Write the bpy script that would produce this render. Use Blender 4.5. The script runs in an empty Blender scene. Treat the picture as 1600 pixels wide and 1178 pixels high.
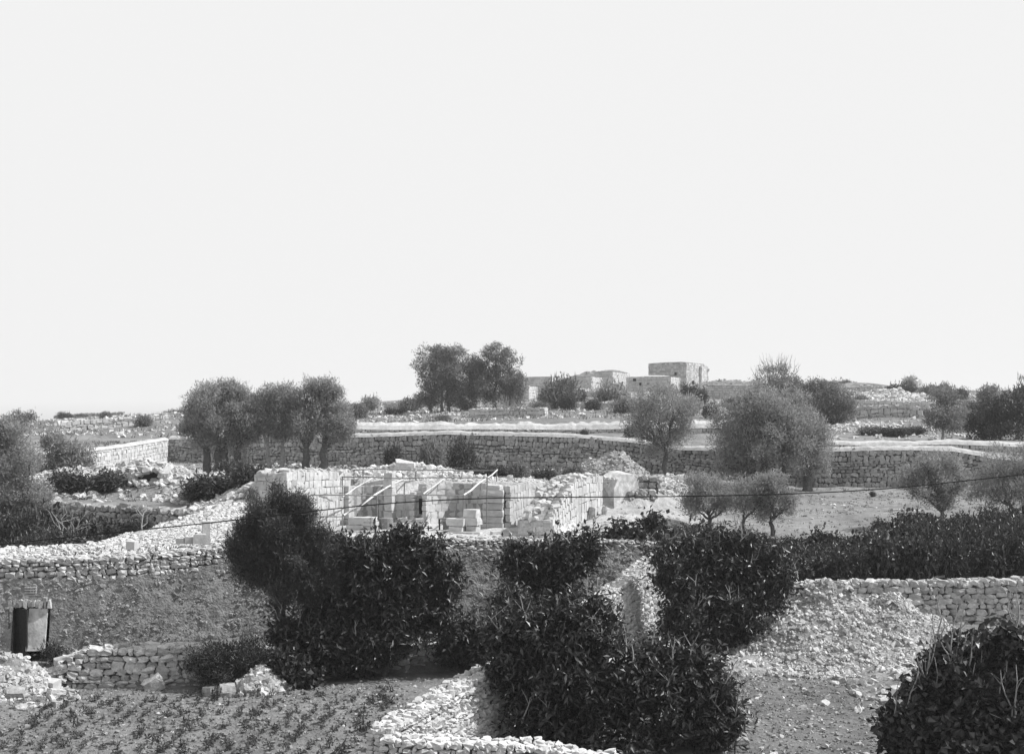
import bpy, math, random
import numpy as np
from mathutils import Vector, Matrix, Euler, noise as mnoise

# ------------------------------------------------------------------ camera, sky, sun
F = 1931.0          # focal length in photograph pixels (1600 wide)
HY = 668.0          # horizon row
sc = bpy.context.scene
cam_d = bpy.data.cameras.new('camera'); cam = bpy.data.objects.new('camera', cam_d)
sc.collection.objects.link(cam); sc.camera = cam
cam.location = (0, 0, 0); cam.rotation_euler = (math.radians(90), 0, 0)
cam_d.sensor_width = 36; cam_d.lens = 36 * F / 1600; cam_d.shift_y = (HY - 589) / 1600
cam_d.clip_start = 0.5; cam_d.clip_end = 12000

SUN_AZ = math.radians(90)      # from +Y (view direction) towards +X
SUN_EL = math.radians(47)
sd = Vector((math.sin(SUN_AZ) * math.cos(SUN_EL), math.cos(SUN_AZ) * math.cos(SUN_EL), math.sin(SUN_EL)))
world = bpy.data.worlds.new('World'); sc.world = world; world.use_nodes = True
nt = world.node_tree; nt.nodes.clear()
wo = nt.nodes.new('ShaderNodeOutputWorld'); bg = nt.nodes.new('ShaderNodeBackground')
sky = nt.nodes.new('ShaderNodeTexSky'); sky.sky_type = 'NISHITA'; sky.sun_disc = False
sky.sun_elevation = SUN_EL; sky.sun_rotation = SUN_AZ; sky.dust_density = 0.6; sky.air_density = 1.0
bw = nt.nodes.new('ShaderNodeSeparateColor')   # the old plate saw only blue light
cl = nt.nodes.new('ShaderNodeMath'); cl.operation = 'MINIMUM'
SKY_STR = 0.15; SKY_CAP = 0.83
nt.links.new(sky.outputs[0], bw.inputs[0]); gn = nt.nodes.new('ShaderNodeMath'); gn.operation = 'MULTIPLY'; gn.inputs[1].default_value = 1.4
nt.links.new(bw.outputs[2], gn.inputs[0]); nt.links.new(gn.outputs[0], cl.inputs[0]); cl.inputs[1].default_value = SKY_CAP / SKY_STR
nt.links.new(cl.outputs[0], bg.inputs[0]); bg.inputs[1].default_value = SKY_STR
nt.links.new(bg.outputs[0], wo.inputs[0])
sun_d = bpy.data.lights.new('sun', 'SUN'); sun_d.energy = 5.0; sun_d.angle = math.radians(0.6); sun_d.color = (1, 1, 1)
sun = bpy.data.objects.new('sun', sun_d); sc.collection.objects.link(sun)
sun.rotation_euler = sd.to_track_quat('Z', 'Y').to_euler()
sc.view_settings.view_transform = 'Standard'; sc.view_settings.look = 'None'
sc.view_settings.gamma = 1; sc.view_settings.exposure = 0.1; sc.view_settings.use_curve_mapping = False
sc.cycles.volume_bounces = 1; sc.cycles.max_bounces = 5; sc.cycles.transparent_max_bounces = 4
sc.cycles.use_denoising = True; sc.cycles.sample_clamp_indirect = 3

rng = np.random.default_rng(7); random.seed(7)
col = sc.collection

# ------------------------------------------------------------------ helpers
def P(px, py, D): return Vector(((px - 800) * D / F, D, -(py - HY) * D / F))
def ZP(py, D): return -(py - HY) * D / F

def mk_mesh(name, V, faces_flat, k, mat=None, smooth=False):
    me = bpy.data.meshes.new(name)
    V = np.asarray(V, dtype=np.float32).reshape(-1, 3); fi = np.asarray(faces_flat, dtype=np.int32).reshape(-1)
    n = len(fi) // k
    me.vertices.add(len(V)); me.vertices.foreach_set('co', V.ravel())
    me.loops.add(len(fi)); me.loops.foreach_set('vertex_index', fi)
    me.polygons.add(n); me.polygons.foreach_set('loop_start', np.arange(0, len(fi), k, dtype=np.int32))
    me.polygons.foreach_set('loop_total', np.full(n, k, dtype=np.int32))
    me.polygons.foreach_set('use_smooth', np.full(n, smooth, dtype=bool))
    me.update(calc_edges=True)
    if mat: me.materials.append(mat)
    return me

def obj(name, me, parent=None, loc=None, kind=None):
    o = bpy.data.objects.new(name, me); col.objects.link(o)
    if parent is not None: o.parent = parent
    if loc is not None: o.location = loc
    if kind: o['kind'] = kind
    return o

def thing(name, label, cat, loc=(0, 0, 0), group=None):
    o = bpy.data.objects.new(name, None); col.objects.link(o); o.location = loc; o.empty_display_size = 0.3
    o['label'] = label; o['category'] = cat
    if group: o['group'] = group
    return o

def tag(o, label, cat, group=None):
    o['label'] = label; o['category'] = cat
    if group: o['group'] = group
    return o

def copy_tree(o, parent=None):
    c = o.copy(); col.objects.link(c)
    if parent is not None: c.parent = parent
    for ch in list(o.children): copy_tree(ch, c)
    return c

# ------------------------------------------------------------------ materials (the plate is black and white: all greys)
def mat(name, v, var=0.25, scale=6.0, bump=0.3, bscale=25.0, rough=0.95, island=0.0, spec=0.2, attr=None, blotch=None, bdist=0.03):
    m = bpy.data.materials.new(name); m.use_nodes = True; t = m.node_tree; N = t.nodes; L = t.links
    b = N['Principled BSDF']; b.inputs['Roughness'].default_value = rough; b.inputs['Specular IOR Level'].default_value = spec
    tc = N.new('ShaderNodeNewGeometry')
    n1 = N.new('ShaderNodeTexNoise'); n1.inputs['Scale'].default_value = scale; n1.inputs['Detail'].default_value = 6
    n1.inputs['Roughness'].default_value = 0.65
    L.new(tc.outputs['Position'], n1.inputs['Vector'])
    mr = N.new('ShaderNodeMapRange'); mr.inputs[1].default_value = 0.3; mr.inputs[2].default_value = 0.7
    mr.inputs[3].default_value = 1 - var; mr.inputs[4].default_value = 1 + var
    L.new(n1.outputs[0], mr.inputs[0]); cur = mr.outputs[0]
    def mul(a, bsock=None, val=None):
        q = N.new('ShaderNodeMath'); q.operation = 'MULTIPLY'; L.new(a, q.inputs[0])
        if bsock is not None: L.new(bsock, q.inputs[1])
        else: q.inputs[1].default_value = val
        return q.outputs[0]
    if blotch:
        n3 = N.new('ShaderNodeTexNoise'); n3.inputs['Scale'].default_value = blotch[0]; n3.inputs['Detail'].default_value = 4
        L.new(tc.outputs['Position'], n3.inputs['Vector'])
        m3 = N.new('ShaderNodeMapRange'); m3.inputs[1].default_value = 0.38; m3.inputs[2].default_value = 0.62
        m3.inputs[3].default_value = blotch[1]; m3.inputs[4].default_value = 1
        L.new(n3.outputs[0], m3.inputs[0]); cur = mul(cur, m3.outputs[0])
    if island:
        oi = N.new('ShaderNodeObjectInfo'); ad = N.new('ShaderNodeMath'); ad.operation = 'ADD'
        L.new(oi.outputs['Random'], ad.inputs[0]); L.new(tc.outputs['Random Per Island'], ad.inputs[1])
        fr = N.new('ShaderNodeMath'); fr.operation = 'FRACT'; L.new(ad.outputs[0], fr.inputs[0])
        m2 = N.new('ShaderNodeMapRange'); m2.inputs[3].default_value = 1 - island; m2.inputs[4].default_value = 1 + island
        L.new(fr.outputs[0], m2.inputs[0]); cur = mul(cur, m2.outputs[0])
    if attr:
        at = N.new('ShaderNodeAttribute'); at.attribute_name = attr; cur = mul(cur, at.outputs['Fac'])
    else: cur = mul(cur, val=v)
    L.new(cur, b.inputs['Base Color'])
    if bump:
        n2 = N.new('ShaderNodeTexNoise'); n2.inputs['Scale'].default_value = bscale; n2.inputs['Detail'].default_value = 5
        L.new(tc.outputs['Position'], n2.inputs['Vector'])
        bp = N.new('ShaderNodeBump'); bp.inputs['Strength'].default_value = bump; bp.inputs['Distance'].default_value = bdist
        L.new(n2.outputs[0], bp.inputs['Height']); L.new(bp.outputs[0], b.inputs['Normal'])
    return m

def leafmat(name, v, rough=0.5, spec=0.4, trans=0.2, island=0.35):
    m = bpy.data.materials.new(name); m.use_nodes = True; t = m.node_tree; N = t.nodes; L = t.links
    b = N['Principled BSDF']; b.inputs['Roughness'].default_value = rough; b.inputs['Specular IOR Level'].default_value = spec
    g = N.new('ShaderNodeNewGeometry'); mr = N.new('ShaderNodeMapRange')
    mr.inputs[3].default_value = v * (1 - island); mr.inputs[4].default_value = v * (1 + island)
    L.new(g.outputs['Random Per Island'], mr.inputs[0]); L.new(mr.outputs[0], b.inputs['Base Color'])
    tr = N.new('ShaderNodeBsdfTranslucent'); L.new(mr.outputs[0], tr.inputs[0])
    mx = N.new('ShaderNodeMixShader'); mx.inputs[0].default_value = trans
    L.new(b.outputs[0], mx.inputs[1]); L.new(tr.outputs[0], mx.inputs[2]); L.new(mx.outputs[0], N['Material Output'].inputs[0])
    return m

M = {
 'ground': mat('ground_soil', 0.2, var=0.35, scale=3.0, bump=0.9, bscale=9.0, attr='tone', blotch=(0.35, 0.72), bdist=0.08),
 'stone': mat('limestone_rubble', 0.43, var=0.28, scale=9, bump=0.6, bscale=22, island=0.28),
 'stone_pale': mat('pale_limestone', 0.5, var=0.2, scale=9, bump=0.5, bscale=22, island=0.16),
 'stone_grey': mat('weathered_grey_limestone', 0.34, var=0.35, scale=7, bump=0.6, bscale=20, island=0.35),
 'ashlar': mat('dressed_limestone', 0.5, var=0.16, scale=4, bump=0.35, bscale=14, island=0.10, blotch=(0.8, 0.82)),
 'core': mat('dark_joint_earth', 0.08, var=0.3, scale=8, bump=0.5, bscale=20),
 'core_pale': mat('pale_mortar', 0.26, var=0.3, scale=8, bump=0.5, bscale=20),
 'lime': mat('lime_mortar_coping', 0.5, var=0.22, scale=3, bump=0.5, bscale=9, blotch=(0.6, 0.8)),
 'earthface': mat('earth_and_stone_facing', 0.23, var=0.4, scale=5, bump=1.0, bscale=13, blotch=(0.5, 0.75), bdist=0.07),
 'rubble_earth': mat('rubble_earth', 0.3, var=0.4, scale=5, bump=0.9, bscale=12, blotch=(0.7, 0.6), bdist=0.06),
 'plaster_and_sun': mat('plaster_and_painted_sun', 0.55, var=0.25, scale=4, bump=0.4, bscale=14, blotch=(2.0, 0.7)),  # plaster; its paleness also paints sunlight on the door slab and slit wall
 'wood_dark': mat('dark_weathered_boards', 0.03, var=0.4, scale=14, bump=0.3, bscale=30, rough=0.8),
 'wood_mid': mat('grey_weathered_pole', 0.2, var=0.3, scale=14, bump=0.3, bscale=30, rough=0.8),
 'wood_pale': mat('fresh_pale_timber', 0.55, var=0.12, scale=14, bump=0.2, bscale=30, rough=0.8),
 'bark': mat('olive_bark', 0.10, var=0.45, scale=9, bump=0.9, bscale=24, rough=0.95),
 'bark_pale': mat('pale_fig_bark', 0.30, var=0.3, scale=9, bump=0.6, bscale=24, rough=0.9),
 'crack_line': mat('black_plate_crack', 0.012, var=0.1, scale=5, bump=0, rough=0.6),
 'roof': mat('beaten_earth_roof', 0.22, var=0.35, scale=2, bump=0.8, bscale=7, blotch=(0.5, 0.6)),
 'hole': mat('painted_opening_shade', 0.02, var=0.2, scale=5, bump=0),  # near-black colour painting the shade inside openings
 'weed': leafmat('dry_weeds', 0.12, 0.8, 0.1, 0.2),
 'olive': leafmat('olive_foliage', 0.32, 0.5, 0.4, 0.4, island=0.45),
 'olive_far': leafmat('far_tree_foliage', 0.2, 0.55, 0.35, 0.35, island=0.45),
 'olive_dark': leafmat('dull_dark_foliage', 0.075, 0.55, 0.3, 0.2),
 'pine': leafmat('dark_fine_foliage', 0.085, 0.6, 0.3, 0.22),
 'fig': leafmat('dark_glossy_foliage', 0.048, 0.42, 0.55, 0.10, island=0.6),
 'fig2': leafmat('dark_broad_foliage', 0.05, 0.45, 0.5, 0.15, island=0.5),
 'crop': leafmat('crop_foliage', 0.07, 0.5, 0.3, 0.2),
}

# ------------------------------------------------------------------ terrain: terraces lofted between contour lines
# a line: list of (px, D, z_low, z_up), plus the run of the step
def Z(*a): return a
LINES = [
 ([(-3000, 9, -8.7, -8.7), (4600, 9, -8.7, -8.7)], 0.5),
 ([(-3000, 29, -8.2, -8.2), (800, 29, -8.2, -8.2), (1200, 29, -8.25, -8.25), (4600, 29, -8.2, -8.2)], 0.2),
 ([(-3000, 38.5, -8.2, -8.2), (40, 39, -8.2, -8.2), (85, 39, -8.2, -8.0), (120, 39, -8.2, -7.35), (350, 39.5, -8.2, -7.2), (420, 39.8, -8.15, -7.3),
   (550, 40.4, -8.1, -7.2), (760, 41.2, -8.05, -7.2), (850, 41.5, -8.0, -7.6), (880, 41.5, -8.0, -8.0), (1200, 41, -7.95, -7.95), (4600, 41, -7.9, -7.9)], 0.3),
 ([(-3000, 40.5, -7.6, -4.7), (-250, 40.5, -8.0, -4.7), (4, 42, -8.0, -4.7), (10, 43.6, -8.0, -4.7), (84, 43.9, -7.95, -4.7), (90, 42.2, -7.9, -4.7), (200, 42.7, -7.55, -4.65), (500, 45, -7.4, -4.6), (800, 46.9, -7.4, -4.7),
   (1000, 48.2, -7.5, -4.8), (1050, 48.5, -7.5, -5.1), (1110, 49.3, -7.55, -5.9), (1200, 48.6, -7.65, -6.15), (1600, 48.1, -7.6, -6.15), (4600, 48, -7.6, -6.1)], 0.9),
 ([(-3000, 47, -4.8, -5.4), (-200, 47, -4.7, -5.4), (0, 46.4, -4.55, -5.4), (150, 47.5, -4.45, -5.4), (240, 50, -4.0, -5.2), (320, 52.3, -3.55, -3.8), (400, 53.4, -3.5, -3.5), (440, 53, -4.4, -4.4), (470, 53.6, -5.0, -5.0),
   (870, 54, -5.0, -5.0), (1000, 55, -4.95, -4.95), (1080, 56, -5.5, -5.5), (1180, 57, -5.7, -5.7), (4600, 57, -5.7, -5.7)], 0.3),
 ([(-3000, 62, -5.4, -3.8), (0, 62, -5.4, -3.7), (70, 61, -5.4, -3.7), (300, 57, -4.9, -3.9), (325, 57, -3.75, -3.75), (395, 56.2, -3.4, -2.7), (426, 55.9, -3.8, -2.55), (431, 55.9, -5.0, -2.5),
   (484, 60.5, -5.0, -2.6), (540, 65.6, -5.0, -2.8), (560, 65.6, -5.0, -2.8), (830, 65.2, -5.0, -2.9), (850, 65.2, -4.8, -3.0), (945, 65.5, -4.3, -3.3), (1003, 66, -4.1, -3.4), (1060, 67, -4.4, -4.3), (1100, 67, -4.9, -4.9), (4600, 67, -5.0, -5.0)], 0.5),
 ([(-3000, 80, -3.4, -2.1), (100, 84, -3.4, -1.9), (180, 92, -3.5, -1.6), (262, 105.6, -2.9, -1.25), (700, 98.6, -3.3, -0.85), (900, 95.4, -3.2, -1.0), (1060, 92.6, -3.5, -1.8), (1250, 88.6, -4.2, -2.0), (1480, 86.6, -4.15, -2.0), (1600, 85.6, -4.1, -2.5), (4600, 82, -4.1, -2.6)], 0.3),
 ([(-3000, 98, -1.6, -1.3), (0, 100, -1.5, -1.3), (262, 118, -0.6, -0.4), (540, 110, -0.5, -0.4), (560, 108.5, -0.45, 0.3), (900, 108.5, -0.5, 0.5), (1130, 107, -0.5, 0.45), (1230, 101, -1.2, -0.5), (1300, 98.6, -1.7, -1.2), (1600, 95.6, -1.9, -1.3), (4600, 94, -1.9, -1.4)], 0.6),
]
def yl(D, pts): return [(px, D, ZP(py, D), ZP(py, D)) for px, py in pts]
LINES += [
 (yl(150, [(-3000, 672), (0, 671), (262, 657), (560, 650), (700, 645), (900, 638), (1100, 638), (1200, 645), (1350, 652), (1600, 655), (4600, 655)]), 0.5),
 (yl(200, [(-3000, 668), (0, 666), (262, 650), (560, 639), (700, 632), (900, 614), (1100, 613), (1300, 620), (1450, 622), (1600, 632), (4600, 640)]), 0.5),
 (yl(262, [(-3000, 662), (0, 660), (60, 661), (100, 654), (190, 651), (300, 644), (560, 631), (640, 625), (760, 610), (850, 603), (1010, 602), (1110, 600), (1280, 602), (1400, 605), (1600, 613), (4600, 630)]), 1.0),
 ([(-3000, 330, 0, 0), (0, 330, 0, 0), (1000, 330, 3, 3), (4600, 330, 2, 2)], 1.0),
 ([(-3000, 700, -14, -14), (4600, 700, -14, -14)], 1.0),
 ([(-3000, 1000, -25, -25), (4600, 1000, -25, -25)], 1.0),
]
LA = []
for pts, off in LINES:
    a = np.array(pts, dtype=float); LA.append((a[:, 0], a[:, 1], a[:, 2], a[:, 3], off))
def line_at(k, px):
    x, D, zl, zu, off = LA[k]
    return np.interp(px, x, D), np.interp(px, x, zl), np.interp(px, x, zu), off
BUMPS = [  # px, D, height, rx, ry
 (235, 70, 0.9, 4.5, 4), (330, 66, 0.5, 4, 3), (150, 72, 0.5, 5, 4), (40, 70, 0.3, 5, 4),
 (640, 75, 0.55, 4.0, 3), (1060, 74, 0.3, 3, 3), (960, 56, 0.0, 1, 1),
 (1390, 130, 1.2, 6, 8), (200, 140, 1.0, 14, 10)]
def gz_arr(px, D):
    px = np.asarray(px, float); D = np.asarray(D, float)
    z = np.full(px.shape, -8.7)
    prevD, prevz = None, None
    for k in range(len(LA)):
        Dk, zl, zu, off = line_at(k, px)
        if k > 0:
            m = (D >= prevD) & (D < Dk); t = (D - prevD) / np.maximum(Dk - prevD, 1e-6)
            z = np.where(m, prevz + (zl - prevz) * t, z)
        m = (D >= Dk) & (D < Dk + off); t = (D - Dk) / off
        z = np.where(m, zl + (zu - zl) * t, z)
        prevD, prevz = Dk + off, zu
    X = (px - 800) * D / F
    for bx, bD, h, rx, ry in BUMPS:
        X0 = (bx - 800) * bD / F
        z = z + h * np.exp(-((X - X0) / rx) ** 2 - ((D - bD) / ry) ** 2)
    return z
def gnoise(x, y):
    a = 0.05 if y < 60 else (0.09 if y < 110 else 0.3)
    s = 0.6 if y < 110 else 0.12
    fu = 0.035 * math.sin((y + (x + 7) * .16 - 30.2) / .42 * 6.283) if 29.5 < y < 38.3 and x < -0.2 - (38.5 - y) * .36 else 0
    return fu + a * mnoise.noise(Vector((x * s, y * s, 0.3))) + 0.03 * mnoise.noise(Vector((x * 2.3, y * 2.3, 4.3)))
def gz(X, Y): return float(gz_arr(800 + F * X / Y, Y)) + gnoise(X, Y)

def tone_at(px, D):   # real base colour of the soil, terrace by terrace
    v = np.full(np.shape(px), 0.24)
    def reg(m, c):
        nonlocal v; v = np.where(m, c, v)
    reg(D < 47, 0.2); reg((D < 43) & (px > 850), 0.16); reg((D > 39.5) & (D < 46) & (px < 850), 0.19)
    reg((D >= 43.5) & (D < 49) & (px > 850), 0.2)
    reg((D > 46) & (D < 56) & (px < 440), 0.34); reg((D >= 53) & (D < 66) & (px > 440) & (px < 1010), 0.5)
    reg((D >= 49) & (px > 1080) & (D < 60), 0.08); reg((D >= 60) & (D < 90) & (px > 1050), 0.24)
    reg((D >= 56) & (D < 72) & (px > 1000) & (px <= 1120), 0.36)
    reg((D >= 66) & (D < 74) & (px > 560) & (px < 870), 0.5); reg((D >= 74) & (D < 99) & (px <= 1050), 0.27)
    reg((D > 62) & (D < 90) & (px < 430), 0.2)
    reg((D > 110) & (D < 150), 0.2); reg((D >= 150), 0.24)
    return v

def build_ground():
    pxs = np.concatenate([np.linspace(-3000, -500, 26)[:-1], np.linspace(-500, 0, 40)[:-1], np.arange(0, 1600, 5.0), np.linspace(1600, 2100, 40), np.linspace(2100, 4600, 26)[1:]])
    sub = [4, 95, 14, 16, 22, 26, 46, 20, 40, 30, 26, 8, 4, 4]
    rows = []
    for k in range(len(LA)):
        Dk, zl, zu, off = line_at(k, pxs)
        if k > 0:
            n = sub[k - 1] if k - 1 < len(sub) else 4
            for i in range(1, n): rows.append(pD + (Dk - pD) * i / n)
        rows.append(Dk); rows.append(Dk + off * 0.999); pD = Dk + off
    R = np.array(rows); PX = np.tile(pxs, (len(R), 1))
    Zg = gz_arr(PX, R - 1e-4)
    X = (PX - 800) * R / F
    nz = np.array([[gnoise(x, y) for x, y in zip(rx, ry)] for rx, ry in zip(X, R)])
    V = np.stack([X, R, Zg + nz], -1).reshape(-1, 3)
    nr, nc = R.shape
    i = np.arange(nr - 1)[:, None] * nc + np.arange(nc - 1)[None, :]
    Fc = np.stack([i, i + 1, i + nc + 1, i + nc], -1)
    me = mk_mesh('ground', V, Fc, 4, M['ground'], True)
    at = me.attributes.new('tone', 'FLOAT', 'POINT')
    tn = tone_at(PX + 25 * np.sin(R * 0.9) + 12 * np.sin(R * 3.1), R + 0.5 * np.sin(PX * 0.03) + 0.3 * np.sin(PX * 0.11))
    for _ in range(6): tn[:, 1:-1] = (tn[:, :-2] + tn[:, 1:-1] * 2 + tn[:, 2:]) / 4
    for _ in range(2): tn[1:-1] = (tn[:-2] + tn[1:-1] * 2 + tn[2:]) / 4
    at.data.foreach_set('value', tn.reshape(-1).astype(np.float32))
    o = obj('ground', me, kind='structure'); return o
ground = build_ground()

# ------------------------------------------------------------------ stones
def cube26(r, c2=0.9, c3=0.8, nz=0.045):
    """subdivided cube, corners rounded and jittered: 26 vertices, 24 quads"""
    idx = {}; V = []
    for x in (-1, 0, 1):
        for y in (-1, 0, 1):
            for z in (-1, 0, 1):
                if (x, y, z) != (0, 0, 0):
                    idx[(x, y, z)] = len(V)
                    v = np.array((x, y, z), float); n = abs(x) + abs(y) + abs(z)
                    v *= {1: 1.0, 2: c2, 3: c3}[n]
                    V.append(v * 0.5)
    Fs = []
    for ax in range(3):
        for s in (-1, 1):
            for a in (-1, 0):
                for b in (-1, 0):
                    q = []
                    for da, db in ((0, 0), (1, 0), (1, 1), (0, 1)):
                        c = [0, 0, 0]; c[ax] = s; c[(ax + 1) % 3] = a + da; c[(ax + 2) % 3] = b + db; q.append(idx[tuple(c)])
                    if s < 0: q = q[::-1]
                    Fs.append(q)
    V = np.array(V); V += r.normal(0, nz, V.shape); return V, np.array(Fs)
def cube8(r, j=0.05):
    V = np.array([(x, y, z) for x in (-.5, .5) for y in (-.5, .5) for z in (-.5, .5)]); V = V + r.normal(0, j, V.shape)
    Fs = np.array([(0, 1, 3, 2), (4, 6, 7, 5), (0, 4, 5, 1), (2, 3, 7, 6), (0, 2, 6, 4), (1, 5, 7, 3)])
    return V, Fs
BANK = {'rub': [cube26(rng, 0.95, 0.87, 0.10) for _ in range(10)], 'round': [cube26(rng) for _ in range(10)], 'chip': [cube8(rng, 0.11) for _ in range(10)],
        'block': [cube26(rng, 0.975, 0.94, 0.02) for _ in range(10)], 'far': [cube8(rng, 0.05) for _ in range(10)]}
_mc = {}
def bank_mesh(style, i, m, name='stone'):
    key = (style, i, m.name, name)
    if key not in _mc:
        V, Fs = BANK[style][i]; _mc[key] = mk_mesh(name, V, Fs, 4, m, style == 'round')
    return _mc[key]
def rotm(e):
    return np.array(Euler(e).to_matrix())
def merged(items, style, m, name, smooth=None):
    """items: (i, loc, rotation matrix, dims) -> one mesh"""
    Vs, Fs, n = [], [], 0
    for i, loc, R, d in items:
        V, Fa = BANK[style][i]; Vs.append((V * d) @ R.T + loc); Fs.append(Fa + n); n += len(V)
    return mk_mesh(name, np.concatenate(Vs), np.concatenate(Fs), 4, m, style == 'round' if smooth is None else smooth)
def emit(items, style, m, parent, origin, maxparts=300, minpx=9.0, name='stone', stuffname='small_stones'):
    """largest as parts, the rest joined"""
    if not items: return
    sz = [max(d) * F / max(l[1], 5) for _, l, _, d in items]
    order = np.argsort(sz)[::-1]; parts = [k for k in order[:maxparts] if sz[k] >= minpx]; ps = set(parts)
    org = np.array(origin)
    for k in parts:
        i, loc, R, d = items[k]
        o = bpy.data.objects.new(name, bank_mesh(style, i, m, name)); col.objects.link(o); o.parent = parent
        o.matrix_local = Matrix.Translation(Vector(loc - org)) @ Matrix(R.tolist()).to_4x4() @ Matrix.Diagonal((*d, 1))
    rest = [(i, l - org, R, d) for k, (i, l, R, d) in enumerate(items) if k not in ps]
    if rest: obj(stuffname, merged(rest, style, m, stuffname), parent, kind='stuff')

# ------------------------------------------------------------------ walls
def resample(pts, step):
    """pts rows: x, y, ztop, zbase"""
    p = np.array(pts, float); seg = np.hypot(np.diff(p[:, 0]), np.diff(p[:, 1])); s = np.concatenate([[0], np.cumsum(seg)])
    return s, p
def path_at(s, p, t):
    x = np.interp(t, s, p[:, 0]); y = np.interp(t, s, p[:, 1]); zt = np.interp(t, s, p[:, 2]); zb = np.interp(t, s, p[:, 3])
    e = 0.15; a = np.array([np.interp(t + e, s, p[:, 0]) - np.interp(t - e, s, p[:, 0]), np.interp(t + e, s, p[:, 1]) - np.interp(t - e, s, p[:, 1])])
    a = a / (np.linalg.norm(a) + 1e-9); return x, y, zt, zb, a
def ribbon(name, prof_fn, s, step, m, parent, origin, closed=True, smooth=False, ncaps=True, ends=False, cut=0.0):
    cut = min(cut, s[-1] * 0.2) if ends else 0
    n = max(2, int(s[-1] / step) + 1); ts = np.linspace(cut, s[-1] - cut, n); V = []
    for t in ts: V.append(prof_fn(t))
    V = np.array(V); k = V.shape[1]; Fs = []
    for i in range(n - 1):
        for j in range(k if closed else k - 1):
            j2 = (j + 1) % k; Fs.append((i * k + j, i * k + j2, (i + 1) * k + j2, (i + 1) * k + j))
    V = V.reshape(-1, 3) - np.array(origin)
    me = bpy.data.meshes.new(name); fl = [tuple(map(int, f)) for f in Fs]
    if closed and ncaps: fl += [tuple(range(k))[::-1], tuple(range((n - 1) * k, n * k))]
    me.from_pydata([tuple(v) for v in V], [], fl); me.materials.append(m)
    if smooth: me.polygons.foreach_set('use_smooth', [True] * len(me.polygons))
    me.update()
    import bmesh
    b = bmesh.new(); b.from_mesh(me); bmesh.ops.recalc_face_normals(b, faces=b.faces); b.to_mesh(me); b.free()
    return obj(name, me, parent)

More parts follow.
